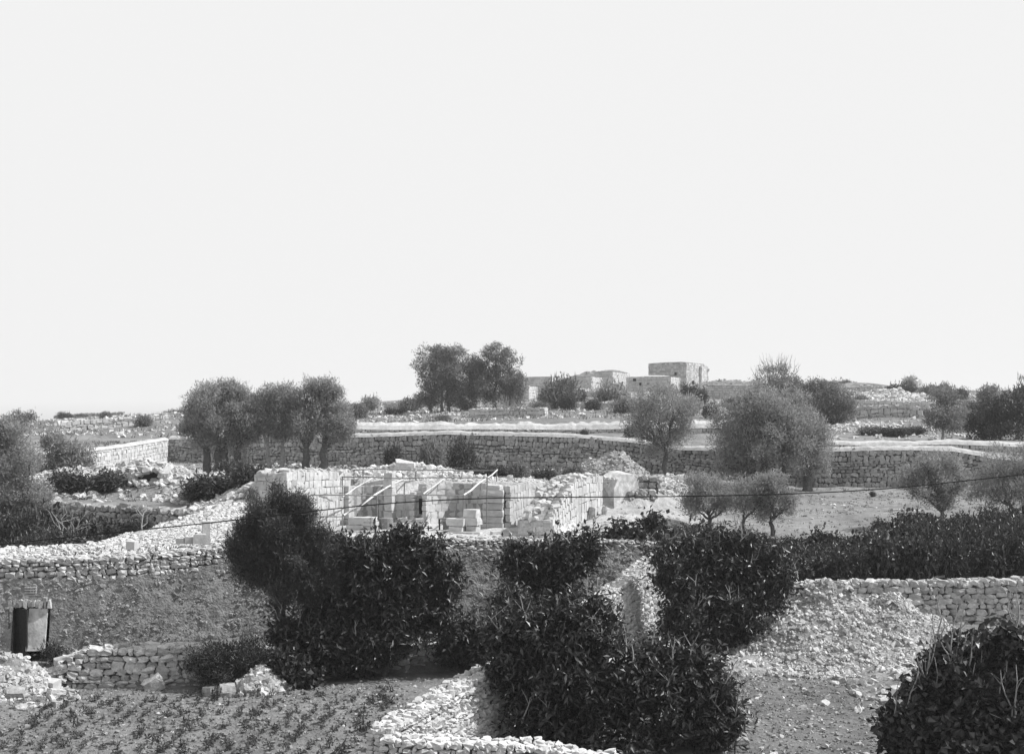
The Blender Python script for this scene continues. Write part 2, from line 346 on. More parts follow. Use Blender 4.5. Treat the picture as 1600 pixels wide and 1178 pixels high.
def wall(name, label, pts, thick=0.55, ch=0.25, sl=0.35, style='rub', m='stone', core='core', top='stones', both=False,
         maxparts=300, cat='wall', group=None, jit=0.3, batter=0.0, gap=0.12, minpx=9.0, copw=None, coph=0.2, world_pts=False, pname='stone', rag=0.0, ends=True, proud=0.06, capmat='lime', parent=None):
    """pts: (px, py_top, py_base, D) left to right, the front face is to the right of the walking direction"""
    if world_pts: q = [tuple(a) for a in pts]
    else: q = [((px - 800) * D / F, D, ZP(yt, D), ZP(yb, D)) for px, yt, yb, D in pts]
    s, p = resample(q, 1)
    org = (p[0, 0], p[0, 1], p[0, 3])
    T = parent if parent is not None else thing(name, label, cat, org, group)
    if parent is not None: org = tuple(parent.location)
    H = np.mean(p[:, 2] - p[:, 3]); nC = max(1, int(round(H / ch)))
    r = np.random.default_rng(abs(hash(label)) % 9999 if False else int(sum(map(ord, label)) % 9973))
    def coref(t):
        x, y, zt, zb, a = path_at(s, p, t); n = np.array([a[1], -a[0]]); o = []
        fr = -proud - 0.02; bk = -thick + (proud if both else 0)
        for off, z, bt in ((fr, zb - 0.3, 1), (fr, zt - 0.05, 0), (bk, zt - 0.05, 0), (bk, zb - 0.3, 0)):
            o.append((x + n[0] * (off + batter * bt * (zt - zb)), y + n[1] * (off + batter * bt * (zt - zb)), z))
        return o
    ribbon('wall_core', coref, s, 0.6, M[core], T, org, ends=ends, cut=sl * 0.3)
    items = []; titems = []; nb = len(BANK[style])
    rough = jit
    for side in ((0, 1) if both else (0,)):
        rot_a = 0.35 if style in ('block', 'far') else 1.0
        cuts = np.cumsum(np.concatenate([[0], r.uniform(1 - min(.45, jit), 1 + min(.45, jit), nC)])); cuts /= cuts[-1]
        for c in range(nC):
            t = -r.uniform(0, sl)
            hcv = 1.0
            while t < s[-1] - 0.05:
                L = sl * r.uniform(1 - rough, 1 + rough * 1.3)
                tc = t + L / 2; t += L
                if tc < 0.03 or tc > s[-1] - 0.02: continue
                x, y, zt, zb, a = path_at(s, p, tc); n = np.array([a[1], -a[0]]); hw = cuts[c + 1] - cuts[c]; h = (zt - zb) * hw; u = (cuts[c + 1] + cuts[c]) / 2
                wob = 0.5 * mnoise.noise(Vector((tc * 0.5, c * 0.35, 3))) / nC if style == 'rub' else 0; u = min(max(u + wob, 0.02), 0.98)
                if style == 'rub' and r.uniform() < 0.07: h *= r.uniform(1.2, 1.6); L *= 1.0
                if rag and c >= nC - 2 and r.uniform() < rag: continue
                z = zb + (zt - zb) * u
                dep = min(thick * 0.6, 0.34)
                off = (-dep / 2 + r.uniform(-0.3, 0.5) * proud) + batter * (zt - z)
                if side: off = -thick + dep / 2
                ang = math.atan2(a[1], a[0])
                R = rotm((r.normal(0, 0.06 * rough / 0.3) * rot_a, r.normal(0, 0.09 * rough / 0.3) * rot_a, ang + r.normal(0, 0.05 * rough / 0.3) * rot_a))
                g = 1 - gap * r.uniform(0.3, 1.3)
                d = np.array((L * (1 - gap * 0.7 * r.uniform(0.3, 1.4)), dep, h * g * (1 + (r.uniform(-.12, .2) if rough > .2 else 0))))
                items.append((int(r.integers(nb)), np.array((x + n[0] * off, y + n[1] * off, z)), R, d))
    if ends:
        for te, sg in ((0.0, -1), (s[-1], 1)):
            x, y, zt, zb, a = path_at(s, p, te); n = np.array([a[1], -a[0]]); k = max(1, int(round(thick / sl)))
            for c in range(nC):
                for j in range(k):
                    u = (cuts[c + 1] + cuts[c]) / 2; w_ = thick / k; off = -(j + .5) * w_ + r.normal(0, .02)
                    q_ = np.array((x, y)) + n * off + a * sg * (0.02 - sl * 0.2)
                    items.append((int(r.integers(nb)), np.array((q_[0], q_[1], zb + (zt - zb) * u)), rotm((0, 0, math.atan2(a[1], a[0]) + r.normal(0, .05))), np.array((sl * 0.6, w_ * .97, (zt - zb) / nC * 0.96))))
    if top == 'stones':
        k = max(1, int(round(thick / (sl * 0.95))))
        for j in range(k):
            t = -r.uniform(0, sl)
            while t < s[-1]:
                L = sl * r.uniform(0.7, 1.5); tc = t + L / 2; t += L
                if tc < 0.03 or tc > s[-1]: continue
                if r.uniform() < 0.06: continue
                x, y, zt, zb, a = path_at(s, p, tc); n = np.array([a[1], -a[0]])
                off = -(j + 0.5) * thick / k + r.normal(0, 0.03)
                R = rotm((r.normal(0, 0.15), r.normal(0, 0.15), math.atan2(a[1], a[0]) + r.normal(0, 0.3)))
                d = np.array((L * 0.93, thick / k * r.uniform(0.85, 1.1), ch * r.uniform(0.6, 1.15)))
                d = d * r.uniform(0.6, 1.2)
                titems.append((int(r.integers(nb)), np.array((x + n[0] * off, y + n[1] * off, zt + r.uniform(-0.07, 0.02))), R, d))
    emit(items, style, M[m], T, org, maxparts - (min(len(titems), maxparts // 4) if titems else 0), minpx, name=pname)
    if titems: emit(titems, 'far' if style == 'far' else 'rub', M[m], T, org, maxparts // 4, minpx, name=pname, stuffname='small_top_stones')
    if top == 'coping':
        w = copw or thick + 0.15
        def cop(t):
            x, y, zt, zb, a = path_at(s, p, t); n = np.array([a[1], -a[0]]); o = []
            hh = coph * (1 + 0.35 * mnoise.noise(Vector((x * 0.5, y * 0.5, 1))) + 0.25 * mnoise.noise(Vector((x * 2, y * 2, 3))))
            for off, z in ((0.06, -0.04), (-w * 0.12, hh * 0.55), (-w * 0.38, hh * 0.95), (-w * 0.75, hh), (-w, hh * 0.7), (-w, -0.1)):
                jz = 0.03 * mnoise.noise(Vector((x * 3, y * 3, off * 5)))
                o.append((x + n[0] * off, y + n[1] * off, zt + z + jz))
            return o
        ribbon('coping', cop, s, 0.35, M[capmat], T, org, smooth=False)
    return T

def gl(px, D, dz=0.0):   # row of the ground at that place, for wall bases
    z = float(gz_arr(px, D)) + dz; return HY - z * F / D

# ------------------------------------------------------------------ foliage
def unit(v): return v / (np.linalg.norm(v, axis=-1, keepdims=True) + 1e-9)
def foliage(lobes, nclump, per, L, W, r, up=0.3, out=0.7, rnd=0.8, spread=0.5, shell=0.35, fold=0.25, droop=0.0, tufts=13, twig=0.0, spray=1, core=0.7, wfloor=0.02):
    """lobes: list of (centre(3), radii(3)); leaves as folded 4-vertex blades"""
    tl = []
    for l in lobes:
        cc0, r0 = np.array(l[0], float), np.array(l[1], float)
        if r0[0] < 0.12: tl.append((cc0, r0)); continue
        tl.append((cc0, r0 * core))
        for _ in range(spray):
            dd = unit(r.normal(size=3) + np.array((0, 0, .7)))
            for tt in (0.95, 1.1, 1.25): tl.append((cc0 + dd * r0 * tt, np.full(3, max(r0) * 0.11)))
        for _ in range(tufts):
            dd = unit(r.normal(size=3)); tl.append((cc0 + dd * r0 * r.uniform(0.7, 1.08), r0 * r.uniform(0.2, 0.46) * r.uniform(.75, 1.25, 3)))
    lobes = tl
    c = np.array([l[0] for l in lobes], float); rr = np.array([l[1] for l in lobes], float)
    w = (rr[:, 0] * rr[:, 1] * rr[:, 2]) ** 0.56; w = np.maximum(w, w.max() * wfloor); w /= w.sum()
    li = r.choice(len(lobes), nclump, p=w)
    d = unit(r.normal(size=(nclump, 3)))
    rad = shell + (1.02 - shell) * r.uniform(0, 1, nclump) ** 0.6
    # uneven outline
    ph = r.uniform(0, 6.28, (len(lobes), 3)); q = d * 4.0
    lump = 1 + 0.13 * (np.sin(q[:, 0] + ph[li, 0]) + np.sin(q[:, 1] * 1.3 + ph[li, 1]) + np.sin(q[:, 2] * 1.2 + ph[li, 2])) * 0.7
    ctr = c[li] + d * rr[li] * (rad * lump)[:, None]
    cc = np.repeat(ctr, per, 0); outd = np.repeat(unit(d * np.array([1, 1, 0.8])), per, 0)
    n = len(cc)
    dir0 = unit(outd * out + np.array([0, 0, up]) + r.normal(size=(n, 3)) * rnd - np.array([0, 0, droop]))
    pos = cc + r.normal(size=(n, 3)) * spread * L * 0.9
    if twig:
        td = np.repeat(unit(d + r.normal(size=(nclump, 3)) * 0.5 + np.array([0, 0, .25])) * twig * r.uniform(.3, 1.3, (nclump, 1)), per, 0)
        pos = pos + td * r.uniform(-.5, 1, (n, 1))
    ln = L * r.uniform(0.65, 1.3, n)[:, None]; wd = W * r.uniform(0.7, 1.25, n)[:, None]
    ref = unit(r.normal(size=(n, 3)) * 0.6 + np.array([0, 0, 1.0])); side = unit(np.cross(dir0, ref)); nrm = np.cross(side, dir0)
    a = pos; tip = pos + dir0 * ln; mid = pos + dir0 * ln * 0.45
    l = mid + side * wd * 0.5 + nrm * wd * fold; q2 = mid - side * wd * 0.5 + nrm * wd * fold
    V = np.stack([a, q2, tip, l], 1).reshape(-1, 3)
    Fs = np.arange(n * 4).reshape(-1, 4)
    # drop leaves under the ground line is left to the caller
    T3 = np.stack([Fs[:, [0, 1, 2]], Fs[:, [0, 2, 3]]], 1).reshape(-1, 3)
    return V, T3, ctr

def tube_geo(pts, rads, k=6):
    pts = [np.array(p, float) for p in pts]; V = []; Fs = []
    for i, p in enumerate(pts):
        d = pts[min(i + 1, len(pts) - 1)] - pts[max(i - 1, 0)]; d = d / (np.linalg.norm(d) + 1e-9)
        u = np.cross(d, (0.3, 0.9, 0.2)); u /= np.linalg.norm(u) + 1e-9; v = np.cross(d, u)
        for j in range(k):
            a = 2 * math.pi * j / k; V.append(p + rads[i] * (u * math.cos(a) + v * math.sin(a)))
    for i in range(len(pts) - 1):
        for j in range(k):
            j2 = (j + 1) % k; Fs.append((i * k + j, i * k + j2, (i + 1) * k + j2, (i + 1) * k + j))
    # tips closed by a shared last ring shrink
    return np.array(V), np.array(Fs)
def tubes_mesh(name, tubes, m, k=6):
    Vs, Fs, n = [], [], 0
    for pts, rads in tubes:
        V, Fa = tube_geo(pts, rads, k); Vs.append(V); Fs.append(Fa + n); n += len(V)
    return mk_mesh(name, np.concatenate(Vs), np.concatenate(Fs), 4, m, True)
def wig(a, b, r, n=5, amt=0.08, r0=0.1, r1=0.04, bow=None):
    a = np.array(a, float); b = np.array(b, float); L = np.linalg.norm(b - a); pts = []; rads = []
    for i in range(n + 1):
        t = i / n; p = a + (b - a) * t
        if bow is not None: p = p + np.array(bow) * math.sin(math.pi * t)
        if 0 < i < n: p = p + r.normal(size=3) * amt * L * 0.5
        pts.append(p); rads.append(r0 + (r1 - r0) * t)
    return pts, rads

LEAF = {  # per clump, length, width, up, out, rnd, spread, shell
 'olive': dict(per=9, L=0.22, W=0.055, up=0.55, out=0.8, rnd=0.55, spread=0.8, shell=0.25, twig=0.15),
 'olive_near': dict(per=9, L=0.16, W=0.042, up=0.5, out=0.8, rnd=0.55, spread=0.8, shell=0.25, twig=0.15),
 'crop': dict(per=6, L=0.10, W=0.05, up=0.4, out=0.7, rnd=0.7, spread=0.3, shell=0.3, tufts=1),
 'pine': dict(per=12, L=0.15, W=0.028, up=0.5, out=0.8, rnd=0.6, spread=0.7, shell=0.3, twig=0.2),
 'broad': dict(per=10, L=0.21, W=0.085, up=0.05, out=0.6, rnd=0.75, spread=0.25, shell=0.35, droop=0.1, twig=0.5, spray=4, core=.8),
 'fig': dict(per=7, L=0.21, W=0.16, up=0.1, out=0.6, rnd=0.8, spread=0.5, shell=0.35, twig=0.45, spray=4, core=.8),
 'far': dict(per=6, L=0.40, W=0.16, up=0.3, out=0.7, rnd=0.8, spread=0.6, shell=0.25),
 'mid': dict(per=7, L=0.26, W=0.09, up=0.3, out=0.7, rnd=0.8, spread=0.7, shell=0.25),
}
def tree(name, label, cat, base, lobes, n, leaf='olive', lm='olive', bark='bark', tr=0.14, trunks=None, forkpy=None, group=None, depth=0.8, seed=1, leafparts=0, bare=0, barelen=0.8, twigs=True, lift=0.0, shoots=0, shl=0.42):
    r = np.random.default_rng(seed * 31 + 5)
    bpx, _, D = base; bx = (bpx - 800) * D / F; bz = gz(bx, D) - 0.08 + lift; org = np.array((bx, D, bz))
    T = thing(name, label, cat, org, group)
    Ls = []; gro = 0.9 if leaf in ('broad', 'fig') else (1.02 if leaf == 'pine' else 1.14)
    for l in lobes:
        px, py, rx, ry = l[:4]; rx *= gro; ry *= gro; dD = l[4] if len(l) > 4 else r.uniform(-0.35, 0.35) * rx * D / F
        c = np.array(P(px, py, D + dD)); k = D / F
        Ls.append((c - org, np.array((rx * k, max(rx, ry) * k * depth, ry * k))))
    # branches
    low = min(l[0][2] - l[1][2] for l in Ls)
    tb = trunks or [bpx]
    tips = []; subs = []
    per_tr = {i: [] for i in range(len(tb))}
    for li, (c, rr) in enumerate(Ls):
        k = int(np.argmin([abs(((t - 800) * D / F - bx) - c[0]) for t in tb])); per_tr[k].append(li)
    for ti, t in enumerate(tb):
        x0 = (t - 800) * D / F - bx; mine = per_tr[ti] or [int(np.argmin([abs(l[0][0] - x0) for l in Ls]))]
        cm = np.mean([Ls[i][0] for i in mine], 0)
        fz = max(0.25, (ZP(forkpy, D) - bz) if forkpy else max(low * 0.6 + 0.3 * cm[2] * 0.5, 0.3 * cm[2]))
        fork = np.array((x0 + (cm[0] - x0) * min(0.5, fz / max(cm[2], .1) * 0.6), r.normal(0, 0.1), fz))
        pts, rads = wig((x0, 0, -0.15), fork, r, 5, 0.07, tr * 1.15, tr * 0.8)
        rads[0] *= 1.35
        obj('trunk', tubes_mesh('trunk', [(pts, rads)], M[bark], 8), T)
        for i in mine[:7]:
            c, rr = Ls[i]
            lp, lr = wig(fork, c + np.array((0, 0, -0.1 * rr[2])), r, 5, 0.07, tr * 0.6, tr * 0.22, bow=(0, 0, -0.06 * np.linalg.norm(c - fork)))
            tl = [(lp, lr)]
            for _ in range(6 if twigs else 3):
                e = c + unit(r.normal(size=3) * np.array((1, 1, 0.8)) + np.array((0, 0, .25))) * rr * r.uniform(0.7, 1.0)
                st = lp[int(r.integers(2, 6))]; tl.append(wig(st, e, r, 4, 0.10, tr * 0.24, tr * 0.05))
            obj('limb', tubes_mesh('limb', tl, M[bark], 5), T)
    low_cut = None
    if shoots:
        st_ = []; base_L = list(Ls)
        for _ in range(shoots):
            c, rr = base_L[int(r.integers(len(base_L)))]; d = unit(np.array((r.normal(0, .8), -abs(r.normal(0, .5)), abs(r.normal(.5, .5))))); a = c + d * rr * 0.75
            e = a + unit(d * .7 + np.array((r.normal(0, .35), 0, .65))) * (shl * r.uniform(.5, 1.35) + 0.25 * rr[0])
            st_.append(wig(a, e, r, 4, .07, .02, .007))
            for pnt in st_[-1][0][2:]: Ls.append((np.array(pnt), np.full(3, 0.11)))
        obj('shoots', tubes_mesh('shoots', st_, M[bark], 4), T, kind='stuff')
    kw = dict(LEAF[leaf]); per = kw.pop('per'); L = kw.pop('L'); W = kw.pop('W')
    V, Fs, ctr = foliage(Ls, max(4, n // per), per, L, W, r, **kw)
    # keep leaves above the ground at the base
    tri = V.reshape(-1, 4, 3); ok = tri[:, :, 2].min(1) > 0.02
    tri = tri[ok]; V = tri.reshape(-1, 3); nn = len(tri); Q = np.arange(nn * 4).reshape(-1, 4)
    Fs = np.stack([Q[:, [0, 1, 2]], Q[:, [0, 2, 3]]], 1).reshape(-1, 3)
    if leafparts:
        # the blades that show largest (outer, towards the camera) as single leaves
        key = tri[:, :, 1].mean(1) + r.uniform(0, 1.2, nn); sel = np.argsort(key)[:leafparts]
        lme = mk_mesh('leaf', [(0, 0, 0), (-.5, .45, .12), (0, 1, 0), (.5, .45, .12)], [(0, 1, 2), (0, 2, 3)], 3, M[lm])
        for i in sel:
            a, rt, tip, lf = tri[i]; y = tip - a; ly = np.linalg.norm(y); x = lf - rt; lx = np.linalg.norm(x); y = y / ly; x = x / lx; z = np.cross(x, y)
            o = bpy.data.objects.new('leaf', lme); col.objects.link(o); o.parent = T
            mm = np.eye(4); mm[:3, 0] = x * lx; mm[:3, 1] = y * ly; mm[:3, 2] = z * lx; mm[:3, 3] = a
            o.matrix_local = Matrix(mm.tolist())
        keep = np.ones(nn, bool); keep[sel] = False; tri = tri[keep]; V = tri.reshape(-1, 3); Q = np.arange(len(tri) * 4).reshape(-1, 4)
        Fs = np.stack([Q[:, [0, 1, 2]], Q[:, [0, 2, 3]]], 1).reshape(-1, 3)
    obj('crown', mk_mesh('crown', V, Fs, 3, M[lm]), T, kind='stuff')
    if bare:
        tl = []
        for _ in range(bare):
            i = int(r.integers(len(Ls))); c, rr = Ls[i]; d = unit(np.array((r.normal(0, .6), -abs(r.normal(0, .5)), abs(r.normal(0.7, .4)))))
            a = c + d * rr * 0.7; b = c + d * rr * 1.12 + np.array((r.normal(0, .2), -0.1, barelen * r.uniform(.3, 1)))
            tl.append(wig(a, b, r, 4, 0.06, 0.026, 0.008))
            mn = tl[-1][0]
            for _ in range(2): k = int(r.integers(1, 4)); tl.append(wig(mn[k], np.array(mn[k]) + np.array((r.normal(0, .2), r.normal(0, .1), r.uniform(.1, .4))), r, 2, 0.05, 0.012, 0.005))
        obj('bare_twigs', tubes_mesh('bare_twigs', tl, M['bark_pale'], 4), T, kind='stuff')
    return T

# bush prototypes, copied over the hill and the planted terrace
def bush_proto(name, R, H, n, leaf, lm, seed, stems=5, wide=1.0):
    r = np.random.default_rng(seed); Ls = []
    for _ in range(6):
        Ls.append((np.array((r.uniform(-.5, .5) * R * wide, r.uniform(-.4, .4) * R, H * r.uniform(0.4, 0.65))), np.array((R * r.uniform(.4, .65), R * r.uniform(.4, .6), H * r.uniform(.28, .42)))))
    kw = dict(LEAF[leaf]); per = kw.pop('per'); L = kw.pop('L'); W = kw.pop('W')
    V, Fs, _ = foliage(Ls, max(3, n // per), per, L, W, r, **kw)
    V[:, 2] = np.maximum(V[:, 2], -0.02)
    tl = []
    for i in range(stems):
        c, rr = Ls[i % 6]; tl.append(wig((r.normal(0, .08), r.normal(0, .08), -0.15), c + np.array((0, 0, rr[2] * 0.8)), r, 4, 0.08, 0.035 * H ** .5, 0.01))
    return mk_mesh('crown', V, Fs, 3, M[lm]), tubes_mesh('stems', tl, M['bark'], 4)
PROTO = {}
def bush(kind, px, D, sx, sz, label, name='bush', cat='bush', group=None, rot=None, loc=None, dz=-0.05):
    cm, sm = PROTO[kind]; X = (px - 800) * D / F if loc is None else loc[0]; Y = D if loc is None else loc[1]
    T = thing(name, label, cat, (X, Y, gz(X, Y) + dz), group)
    T.rotation_euler = (0, 0, random.uniform(0, 6.28) if rot is None else rot); T.scale = (sx, sx, sz)
    obj('crown', cm, T, kind='stuff'); obj('stems', sm, T); return T

# ------------------------------------------------------------------ heaps of rubble and scatters
def heap(label, px, D, rx, ry, h, n, ssize=(0.08, 0.3), m='stone', style='rub', maxparts=120, name='rubble_heap', cat='rubble heap', seed=3, power=1.0, earth='rubble_earth', minpx=9, shape=None, group=None, rough=0.0, fines=0, fmax=0.1):
    r = np.random.default_rng(seed); X0 = (px - 800) * D / F; Y0 = D; z0 = gz(X0, Y0)
    T = thing(name, label, cat, (X0, Y0, z0), group)
    def hh(x, y):
        u = math.sqrt((x / rx) ** 2 + (y / ry) ** 2)
        k = max(0, 1 - u) ** power if u < 1 else 0
        nn = 1 + 0.35 * mnoise.noise(Vector((x * 0.8 + px, y * 0.8, 1))) 
        b = h * k * nn
        if rough: b += k * rough * (2 * mnoise.noise(Vector((x * 1.7, y * 1.7, 3))) + mnoise.noise(Vector((x * 4, y * 4, 8))))
        if shape: b += shape(x, y) * min(1, 3 * max(0, 1 - u))
        return b
    nx, ny = 60, 44; V = []
    for j in range(ny + 1):
        for i in range(nx + 1):
            x = rx * 1.05 * (2 * i / nx - 1); y = ry * 1.05 * (2 * j / ny - 1)
            b = hh(x, y); edge = (x / rx) ** 2 + (y / ry) ** 2
            V.append((x, y, gz(X0 + x, Y0 + y) - z0 + b + (0.03 if b > 0.02 else -0.12) + 0.05 * mnoise.noise(Vector((x * 3, y * 3, 7)))))
    i = np.arange(ny)[:, None] * (nx + 1) + np.arange(nx)[None, :]
    Fs = np.stack([i, i + 1, i + nx + 2, i + nx + 1], -1)
    obj('earth', mk_mesh('earth', V, Fs, 4, M[earth], True), T)
    items = []
    for _ in range(n):
        a = r.uniform(0, 6.283); u = math.sqrt(r.uniform()) * 1.06; x = rx * u * math.cos(a); y = ry * u * math.sin(a)
        sz = ssize[0] + (ssize[1] - ssize[0]) * r.uniform() ** 2.4
        if mnoise.noise(Vector((x * 1.1, y * 1.1, 11))) < -0.36 and r.uniform() < .8: continue
        z = gz(X0 + x, Y0 + y) + hh(x, y) + sz * 0.12
        d = np.array((sz * r.uniform(.8, 1.4), sz * r.uniform(.6, 1.1), sz * r.uniform(.45, .8)))
        items.append((int(r.integers(10)), np.array((X0 + x, Y0 + y, z)), rotm(r.normal(0, 0.5, 3) + np.array((0, 0, r.uniform(0, 6)))), d))
    emit(items, style, M[m], T, (X0, Y0, z0), maxparts, minpx)
    if fines:
        fi = []
        for _ in range(fines):
            a = r.uniform(0, 6.283); u = math.sqrt(r.uniform()) * 1.1; x = rx * u * math.cos(a); y = ry * u * math.sin(a); sz = 0.025 + (fmax - .025) * r.uniform() ** 1.6
            fi.append((int(r.integers(10)), np.array((x, y, gz(X0 + x, Y0 + y) - z0 + hh(x, y) + .03 + sz * .15)), rotm(r.normal(0, .5, 3) + np.array((0, 0, r.uniform(0, 6)))), np.array((sz * 1.2, sz, sz * .7))))
        obj('gravel', merged(fi, 'chip', M[m], 'gravel'), T, kind='stuff')
    return T

def scatter(name, boxes, m='stone', style='rub', seed=5, sink=0.15):
    """boxes: (px0, px1, D0, D1, n, smin, smax): loose stones on the ground, one uncountable layer"""
    r = np.random.default_rng(seed); items = []
    for px0, px1, D0, D1, n, a, b in boxes:
        for _ in range(n):
            px = r.uniform(px0, px1); D = math.sqrt(r.uniform(D0 * D0, D1 * D1)); X = (px - 800) * D / F; sz = a + (b - a) * r.uniform() ** 2.5
            d = np.array((sz * r.uniform(.8, 1.4), sz * r.uniform(.6, 1.1), sz * r.uniform(.4, .75)))
            items.append((int(r.integers(10)), np.array((X, D, gz(X, D) + d[2] * sink)), rotm(r.normal(0, 0.35, 3) + np.array((0, 0, r.uniform(0, 6)))), d))
    o = obj(name, merged(items, style, M[m], name), kind='stuff'); return o

def weeds(name, boxes, m='weed', seed=9, L=0.22):
    r = np.random.default_rng(seed); Vs = []
    for px0, px1, D0, D1, n, ln in boxes:
        for _ in range(n):
            px = r.uniform(px0, px1); D = math.sqrt(r.uniform(D0 * D0, D1 * D1)); X = (px - 800) * D / F
            if mnoise.noise(Vector((X * 0.5, D * 0.5, 2))) < -0.1: continue
            z = gz(X, D)
            for _ in range(6):
                a = r.uniform(0, 6.28); l = ln * r.uniform(.5, 1.2); w = 0.02 + ln * 0.08
                b = np.array((X + r.normal(0, ln * .5), D + r.normal(0, ln * .5), z - 0.02)); t = b + np.array((math.cos(a) * l * .6, math.sin(a) * l * .6, l * .8)); s = np.array((-math.sin(a), math.cos(a), 0)) * w
                Vs += [b - s, b + s, t]
    V = np.array(Vs); return obj(name, mk_mesh(name, V, np.arange(len(V)), 3, M[m]), kind='stuff')

def polymesh(name, V, Fs, m, parent=None, loc=None, kind=None, smooth=False):
    me = bpy.data.meshes.new(name); me.from_pydata([tuple(map(float, v)) for v in V], [], [tuple(map(int, f)) for f in Fs]); me.materials.append(m)
    if smooth: me.polygons.foreach_set('use_smooth', [True] * len(me.polygons))
    me.update(); return obj(name, me, parent, loc, kind)
def boxmesh(name, c, d, m, parent, rot=(0, 0, 0), j=0.0, origin=(0, 0, 0), rr=None):
    r = rr or rng; V, Fs = cube8(r, 0); V = V * np.array(d) + r.normal(0, 1, V.shape) * j; V = V @ rotm(rot).T + np.array(c) - np.array(origin)
    return obj(name, mk_mesh(name, V, Fs, 4, m), parent)

# ================================================================== THE LONG TERRACE WALL WITH THE DOORWAY
def long_wall():
    T = thing('retaining_wall', 'long battered earth-faced retaining wall with doorway, capped by courses of pale dry stones', 'wall', P(500, 990, 45))
    org = np.array(T.location)
    capb = lambda px: np.interp(px, [-400, 0, 200, 370, 500, 600, 1000, 1130], [912, 908, 904, 880, 866, 858, 862, 880])
    capt = lambda px: np.interp(px, [-400, 0, 150, 370, 500, 600, 800, 960, 1045, 1130], [876, 871, 867, 850, 842, 838, 838, 841, 845, 868])
    foot = lambda px: float(line_at(3, max(px, 90) if 5 < px < 90 else px)[0]) if px > 90 or px < 0 else float(np.interp(px, [0, 90], [42.0, 42.2]))
    d0, d1, dz = 17.0, 76.0, ZP(948, 42.3)          # door opening: px range and head height
    pxs = sorted(set(list(np.arange(-400, 1131, 4.5)) + [d0, d1])); nv = 34
    V, Fs, cut = [], [], set()
    for i, px in enumerate(pxs):
        Df = foot(px); zl = float(line_at(3, px)[1]) - 0.25 if not 5 < px < 88 else -8.15
        Dt = Df + 0.4; zt = ZP(capb(px), Dt) + 0.08
        for j in range(nv + 1):
            t = j / nv; z = zl + (zt - zl) * t; D = Df - 0.12 + 0.5 * t
            n = 0.09 * mnoise.noise(Vector((px * 0.02, z * 0.9, 0))) + 0.055 * mnoise.noise(Vector((px * 0.09, z * 4, 5))) + 0.05 * mnoise.noise(Vector((px * 0.2, z * 9, 9)))
            n *= min(1.0, max(0.12, (abs(px - 46) - 36) / 60))
            X = (px - 800) * Df / F
            V.append((X, D - n - 0.02, z))
    n1 = nv + 1
    for i in range(len(pxs) - 1):
        for j in range(nv):
            c = V[i * n1 + j]; pc = (pxs[i] + pxs[i + 1]) / 2
            if d0 <= pc <= d1 and (V[i * n1 + j][2] + V[i * n1 + j + 1][2]) / 2 < dz: continue
            Fs.append((i * n1 + j, (i + 1) * n1 + j, (i + 1) * n1 + j + 1, i * n1 + j + 1))
    V = np.array(V) - org
    obj('earth_facing', mk_mesh('earth_facing', V, Fs, 4, M['earthface'], True), T)
    # small stones bedded in the facing
    r = np.random.default_rng(11); items = []
    for _ in range(4200):
        px = r.uniform(-300, 1100); Df = foot(px); t = r.uniform(0.01, 1) ** 0.85
        zl = float(line_at(3, px)[1]); zt = ZP(capb(px), Df + 0.4)
        if d0 - 3 < px < d1 + 3 and zl + (zt - zl) * t < dz + 0.3: continue
        s = 0.03 + 0.10 * r.uniform() ** 3 + (0.05 if t > 0.85 else 0)
        dd = np.array((s * r.uniform(1, 1.6), s * 0.5, s * r.uniform(.5, .8)))
        items.append((int(r.integers(10)), np.array(((px - 800) * Df / F, Df - 0.12 + 0.5 * t - 0.015 - 0.05 * mnoise.noise(Vector((px * 0.09, 3, t * 6))), zl + (zt - zl) * t)), rotm((r.normal(0, .3), r.normal(0, .5), r.normal(0, .3))), dd))
    emit(items, 'rub', M['earthstone'], T, org, 0, 9, stuffname='bedded_pebbles')
    pts = []
    for px in np.arange(-400, 1131, 30):
        D = foot(px) + 0.36; pts.append(((px - 800) * foot(px) / F, D, ZP(capt(px), D) - 0.1, ZP(capb(px), D) - 0.05))
    wall('x', 'cap of long wall', pts, thick=0.75, ch=0.13, sl=0.22, style='rub', m='stone', jit=0.6, maxparts=300, world_pts=True, parent=T, gap=0.06, proud=0.08, minpx=9)
    # doorway
    D0 = 42.35
    def B(nm, px0, px1, y0, y1, Da, Db, m, **k):
        x0, x1 = (px0 - 800) * D0 / F, (px1 - 800) * D0 / F; z1, z0 = ZP(y0, D0), ZP(y1, D0)
        return boxmesh(nm, ((x0 + x1) / 2, (Da + Db) / 2, (z0 + z1) / 2), (x1 - x0, Db - Da, z1 - z0), M[m], T, origin=org, **k)
    B('door_jamb', 9, 17.5, 940, 1046, 42.46, 43.4, 'earthface'); B('door_jamb', 75.5, 84, 940, 1046, 42.46, 43.4, 'earthface')
    B('recess_back', 8, 86, 935, 1050, 43.3, 43.5, 'hole'); B('recess_head', 9.5, 83.5, 936, 948, 42.42, 43.3, 'earthface')  # recess back painted near-black, as deep shade
    for k in range(11):
        x = 15 + k * 6.0
        B('lintel_stone', x, x + 5.2, 936 + r.uniform(-3, 2), 948.5 + r.uniform(-1, 1.5), 42.27 - r.uniform(0, .05), 42.7, 'stone', j=0.02)
    # added pale slab standing in for the sunlit wall beyond, tilted to catch sun
    p = B('sunlit_wall_standin', 46, 75, 950, 1014, 42.0, 42.08, 'plaster_and_sun')
    vs = p.data.vertices
    for v in vs:
        if v.co.z + org[2] > -7: v.co.y += 0.32
    B('threshold', 12, 82, 1031, 1038, 41.6, 43.2, 'earthface')
    # dark plank door standing ajar, hinged at the left jamb
    dr = B('door', 18, 19, 948, 1036, 42.1, 42.12, 'hole')
